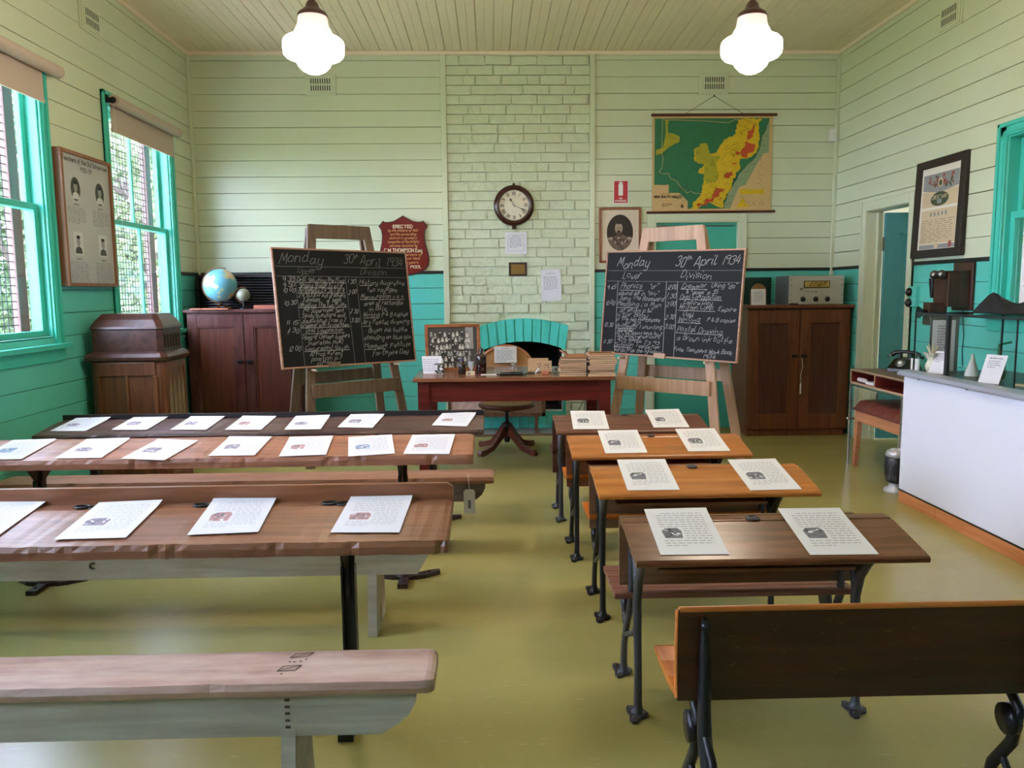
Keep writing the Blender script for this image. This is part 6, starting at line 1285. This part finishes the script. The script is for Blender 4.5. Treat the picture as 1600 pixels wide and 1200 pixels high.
for k, (y_, lab) in enumerate(((4.72, 'white triangular porcelain piece behind the case post'), (4.62, 'green tinted glass bird bottle right of the case post'))):
    mb = MB()
    if k == 0: mb.lathe([(.04, 0), (.038, .02), (.012, .10), (.008, .13), (.0001, .135)], 20)
    else: mb.lathe([(.03, 0), (.04, .03), (.035, .08), (.012, .13), (.010, .20), (.0001, .205)], 20).beam((0, 0, .20), (.05, -.03, .215), .02, .012)
    tag(mb.build('glass_ornament', glassmat('pale_green_glass', (170, 210, 190)) if k else mat('porcelain_white', (224, 226, 214), .2), loc=(2.90+.06*k, y_-.06*k, .843)), lab, 'ornament')
mb = MB().ext([(0, 0, 0), (.26, -.05, 0), (.30, -.22, 0), (.05, -.20, 0)], (0, 0, .012)); tag(mb.build('open_booklet', mat('olive_buff_paper', (168, 158, 120), .7), loc=(2.83, 4.22, .843)), 'flat buff booklet lying in the glass case', 'booklet')
# black cloth and cap on the case
CL = mat('black_cloth', (20, 20, 24), .8, bump=.2, bscale=30)
mb = MB(); nx, ny = 24, 34; vs = []
for i in range(nx+1):
    for j in range(ny+1):
        u_, v2 = i/nx, j/ny; x_ = 2.93+.33*u_; y_ = 4.80-1.15*v2
        e_ = min(u_, 1-u_, v2, 1-v2); hgt = (.075+.035*math.sin(v2*9+1)+.025*math.sin(v2*17+u_*4)+.02*math.sin(u_*8+v2*6))*min(1, (e_*7))**.6
        vs.append((x_+.012*math.sin(v2*23), y_+.015*math.sin(u_*9), 1.2195+max(hgt, .004)))
mb.add(vs, [(i*(ny+1)+j, i*(ny+1)+j+1, (i+1)*(ny+1)+j+1, (i+1)*(ny+1)+j) for i in range(nx) for j in range(ny)], 0, True)
mb.add([(2.93, 4.80, 1.2185), (3.26, 4.80, 1.2185), (3.26, 3.65, 1.2185), (2.93, 3.65, 1.2185)], [(0, 1, 2, 3)])
o = mb.build('folded_cloth', CL); tag(o, 'crumpled black cloth lying on top of the glass case', 'cloth')
# tubular desk, stool, heater, telephone
TUBW = wood('school_table_brown', (96, 72, 54), (124, 96, 74), 'y', .4); REDW = mat('maroon_shelf_interior', (110, 34, 26), .5)
r = thing('tubular_desk', 'brown topped pigeonhole desk with chrome legs behind the white counter', 'desk', (3.05, 5.72, 0))
P = lambda x, y: (x-3.05, y-5.72)
MB().box(-.25, .27, -.42, .40, .735, .750).build('desk_top', TUBW, r, bevel=.002)
MB().box(-.25, .27, -.42, .40, .640, .652).box(.255, .27, -.42, .40, .652, .735).box(-.25, .27, .388, .40, .652, .735).box(-.25, .25, -.42, -.408, .652, .735).box(-.25, .25, .0, .012, .652, .735).build('pigeonhole', [REDW], r, bevel=.001)
MB().box(-.252, -.247, -.42, .40, .745, .752).box(-.252, -.247, -.42, .402, .638, .654).box(-.252, -.247, .386, .402, .638, .752).box(-.252, -.247, 0, .012, .65, .74).build('edge_strip', mat('pale_wood_edge', (186, 150, 120), .4), r)
for x_ in (-.25, .25):
    for y_ in (-.40, .39): MB().tube([(x_, y_, 0), (x_, y_, .63)], .011, 12).build('leg', CHROME, r)
MB().tube([(-.25, .39, .632), (-.25, -.40, .632)], .009, 10).tube([(.25, .39, .632), (.25, -.40, .632)], .009, 10).tube([(-.25, .39, .36), (.25, .39, .36)], .008, 10).ball((-.262, .39, .36), .014).build('frame_rail', CHROME, r)
tag(MB().tube([(0, 0, .018), (0, -.10, .018), (0, -.14, .016)], [.016, .018, .008], 12).build('rolled_label', mat('white_pink_print', (220, 206, 208), .5, var=.2, vscale=40), loc=(2.84, 6.06, .655)), 'white and pink rolled item in the desk pigeonhole', 'roll')
tag(B(-.04, .04, -.06, .06, 0, .02).build('white_packet', WHITE, loc=(2.86, 5.85, .654)), 'white packet in the desk pigeonhole right of the roll', 'packet')
r = thing('upholstered_stool', 'wooden stool with buttoned red brown leather seat beneath the pigeonhole desk', 'stool', (3.00, 5.60, 0))
STW = wood('beech_stool_wood', (176, 112, 74), (204, 140, 98), 'y', .4, scale=2); STL = mat('red_brown_leather', (112, 56, 46), .4, bump=.1)
for x_, sx in ((-.165, -1), (.20, 1)):
    for y_, sy in ((.44, 1), (-.44, -1)):
        mb = MB(); a_, b_ = .020, .030; vs = [(x_+sx*.01+i*.014, y_+j*.016, 0) for i, j in ((-1, -1), (1, -1), (1, 1), (-1, 1))]+[(x_+i*a_, y_-sy*.02+j*b_, .42) for i, j in ((-1, -1), (1, -1), (1, 1), (-1, 1))]
        mb.add(vs, [(3, 2, 1, 0), (4, 5, 6, 7), (0, 1, 5, 4), (1, 2, 6, 5), (2, 3, 7, 6), (3, 0, 4, 7)]); mb.build('leg', STW, r, bevel=.003)
MB().box(-.185, -.16, -.45, .45, .355, .44).box(.195, .22, -.45, .45, .355, .44).box(-.16, .195, .42, .445, .355, .44).box(-.16, .195, -.445, -.42, .355, .44).build('seat_rail', STW, r, bevel=.003)
mb = MB(); nx, ny = 10, 40; vs = []
for i in range(nx+1):
    for j in range(ny+1):
        u_, v2 = i/nx, j/ny; e_ = min(u_*8, (1-u_)*8, v2*26, (1-v2)*26, 1); vs.append((-.20+.43*u_, -.465+.93*v2, .455+.065*math.sqrt(max(e_, 0))-.010*abs(math.cos(v2*6*PI))**18))
mb.add(vs, [(i*(ny+1)+j, (i+1)*(ny+1)+j, (i+1)*(ny+1)+j+1, i*(ny+1)+j+1) for i in range(nx) for j in range(ny)], 0, True); mb.box(-.20, .23, -.465, .465, .44, .456); mb.build('seat_cushion', STL, r)
# fan heater
r = thing('fan_heater', 'small silver and black upright fan heater beside the counter end', 'heater', (2.735, 5.23, 0), 0)
SIL = mat('silver_plastic', (190, 190, 194), .28, metal=.3)
MB().lathe([(.074, 0), (.078, .008), (.074, .022), (.050, .032), (.042, .05), (.055, .065)], 32).build('base', SIL, r)
MB().lathe([(.055, .063), (.068, .075), (.078, .13), (.080, .18), (.074, .235), (.066, .245)], 32).build('body', mat('dark_grille', (32, 32, 36), .35), r)
mb = MB()
for k in range(8): mb.box(-.083+.004*abs(k-3.5), -.078+.004*abs(k-3.5), -.035+k*.009, -.032+k*.009, .09, .22)
mb.build('grille', STEEL, r, rot=(0, 0, .6))
MB().lathe([(.068, .243), (.074, .250), (.068, .275), (.045, .292), (.0001, .296)], 32).build('top_cap', SIL, r)
for a, m in ((3.5, WHITE), (4.6, WHITE)): MB().ball((.035*math.cos(a), .035*math.sin(a), .290), .013, sq=(1, 1, .8)).build('control_dial', m, r)
MB().ball((.06*math.cos(4.2), .06*math.sin(4.2), .272), .008).build('indicator_lamp', mat('red_lamp', (170, 30, 30), .3), r)
MB().box(.0, .03, -.085, -.065, .06, .24).build('side_frame', SIL, r, bevel=.006)
# black telephone on the tubular desk
r = thing('black_telephone', 'old black rotary telephone on the pigeonhole desk', 'telephone', (3.12, 5.93, .750), math.radians(-50))
mb = MB(); loft(mb, [[(-.10, -.09, 0), (.10, -.09, 0), (.10, .09, 0), (-.10, .09, 0)], [(-.098, -.088, .02), (.098, -.088, .02), (.098, .088, .02), (-.098, .088, .02)], [(-.065, -.03, .09), (.065, -.03, .09), (.065, .07, .10), (-.065, .07, .10)]]); mb.build('telephone_body', BLACK, r, bevel=.012, seg=3)
mb = MB(); mb.M = Matrix.Translation((0, -.064, .060)) @ Matrix.Rotation(.85, 4, 'X'); mb.lathe([(.038, 0), (.038, .006), (.030, .010), (.0001, .010)], 24).lathe([(.017, .010), (.017, .012), (.0001, .012)], 20, 1); mb.build('dial', [STEEL, PAPER], r)
MB().tube([(-.10, .02, .118), (-.075, .02, .135), (0, .02, .145), (.075, .02, .135), (.10, .02, .118)], [.020, .015, .013, .015, .020], 12).tube([(-.11, .02, .118), (-.105, .02, .10)], [.026, .030], 14).tube([(.11, .02, .118), (.105, .02, .10)], [.026, .030], 14).box(-.05, -.03, .0, .04, .09, .125).box(.03, .05, .0, .04, .09, .125).build('handset', BLACK, r)
tag(B(-.0, .012, -.05, .05, 0, .12).build('white_folder', WHITE, loc=(3.02, 5.60, .751)), 'white upright folder beside the black telephone', 'folder')
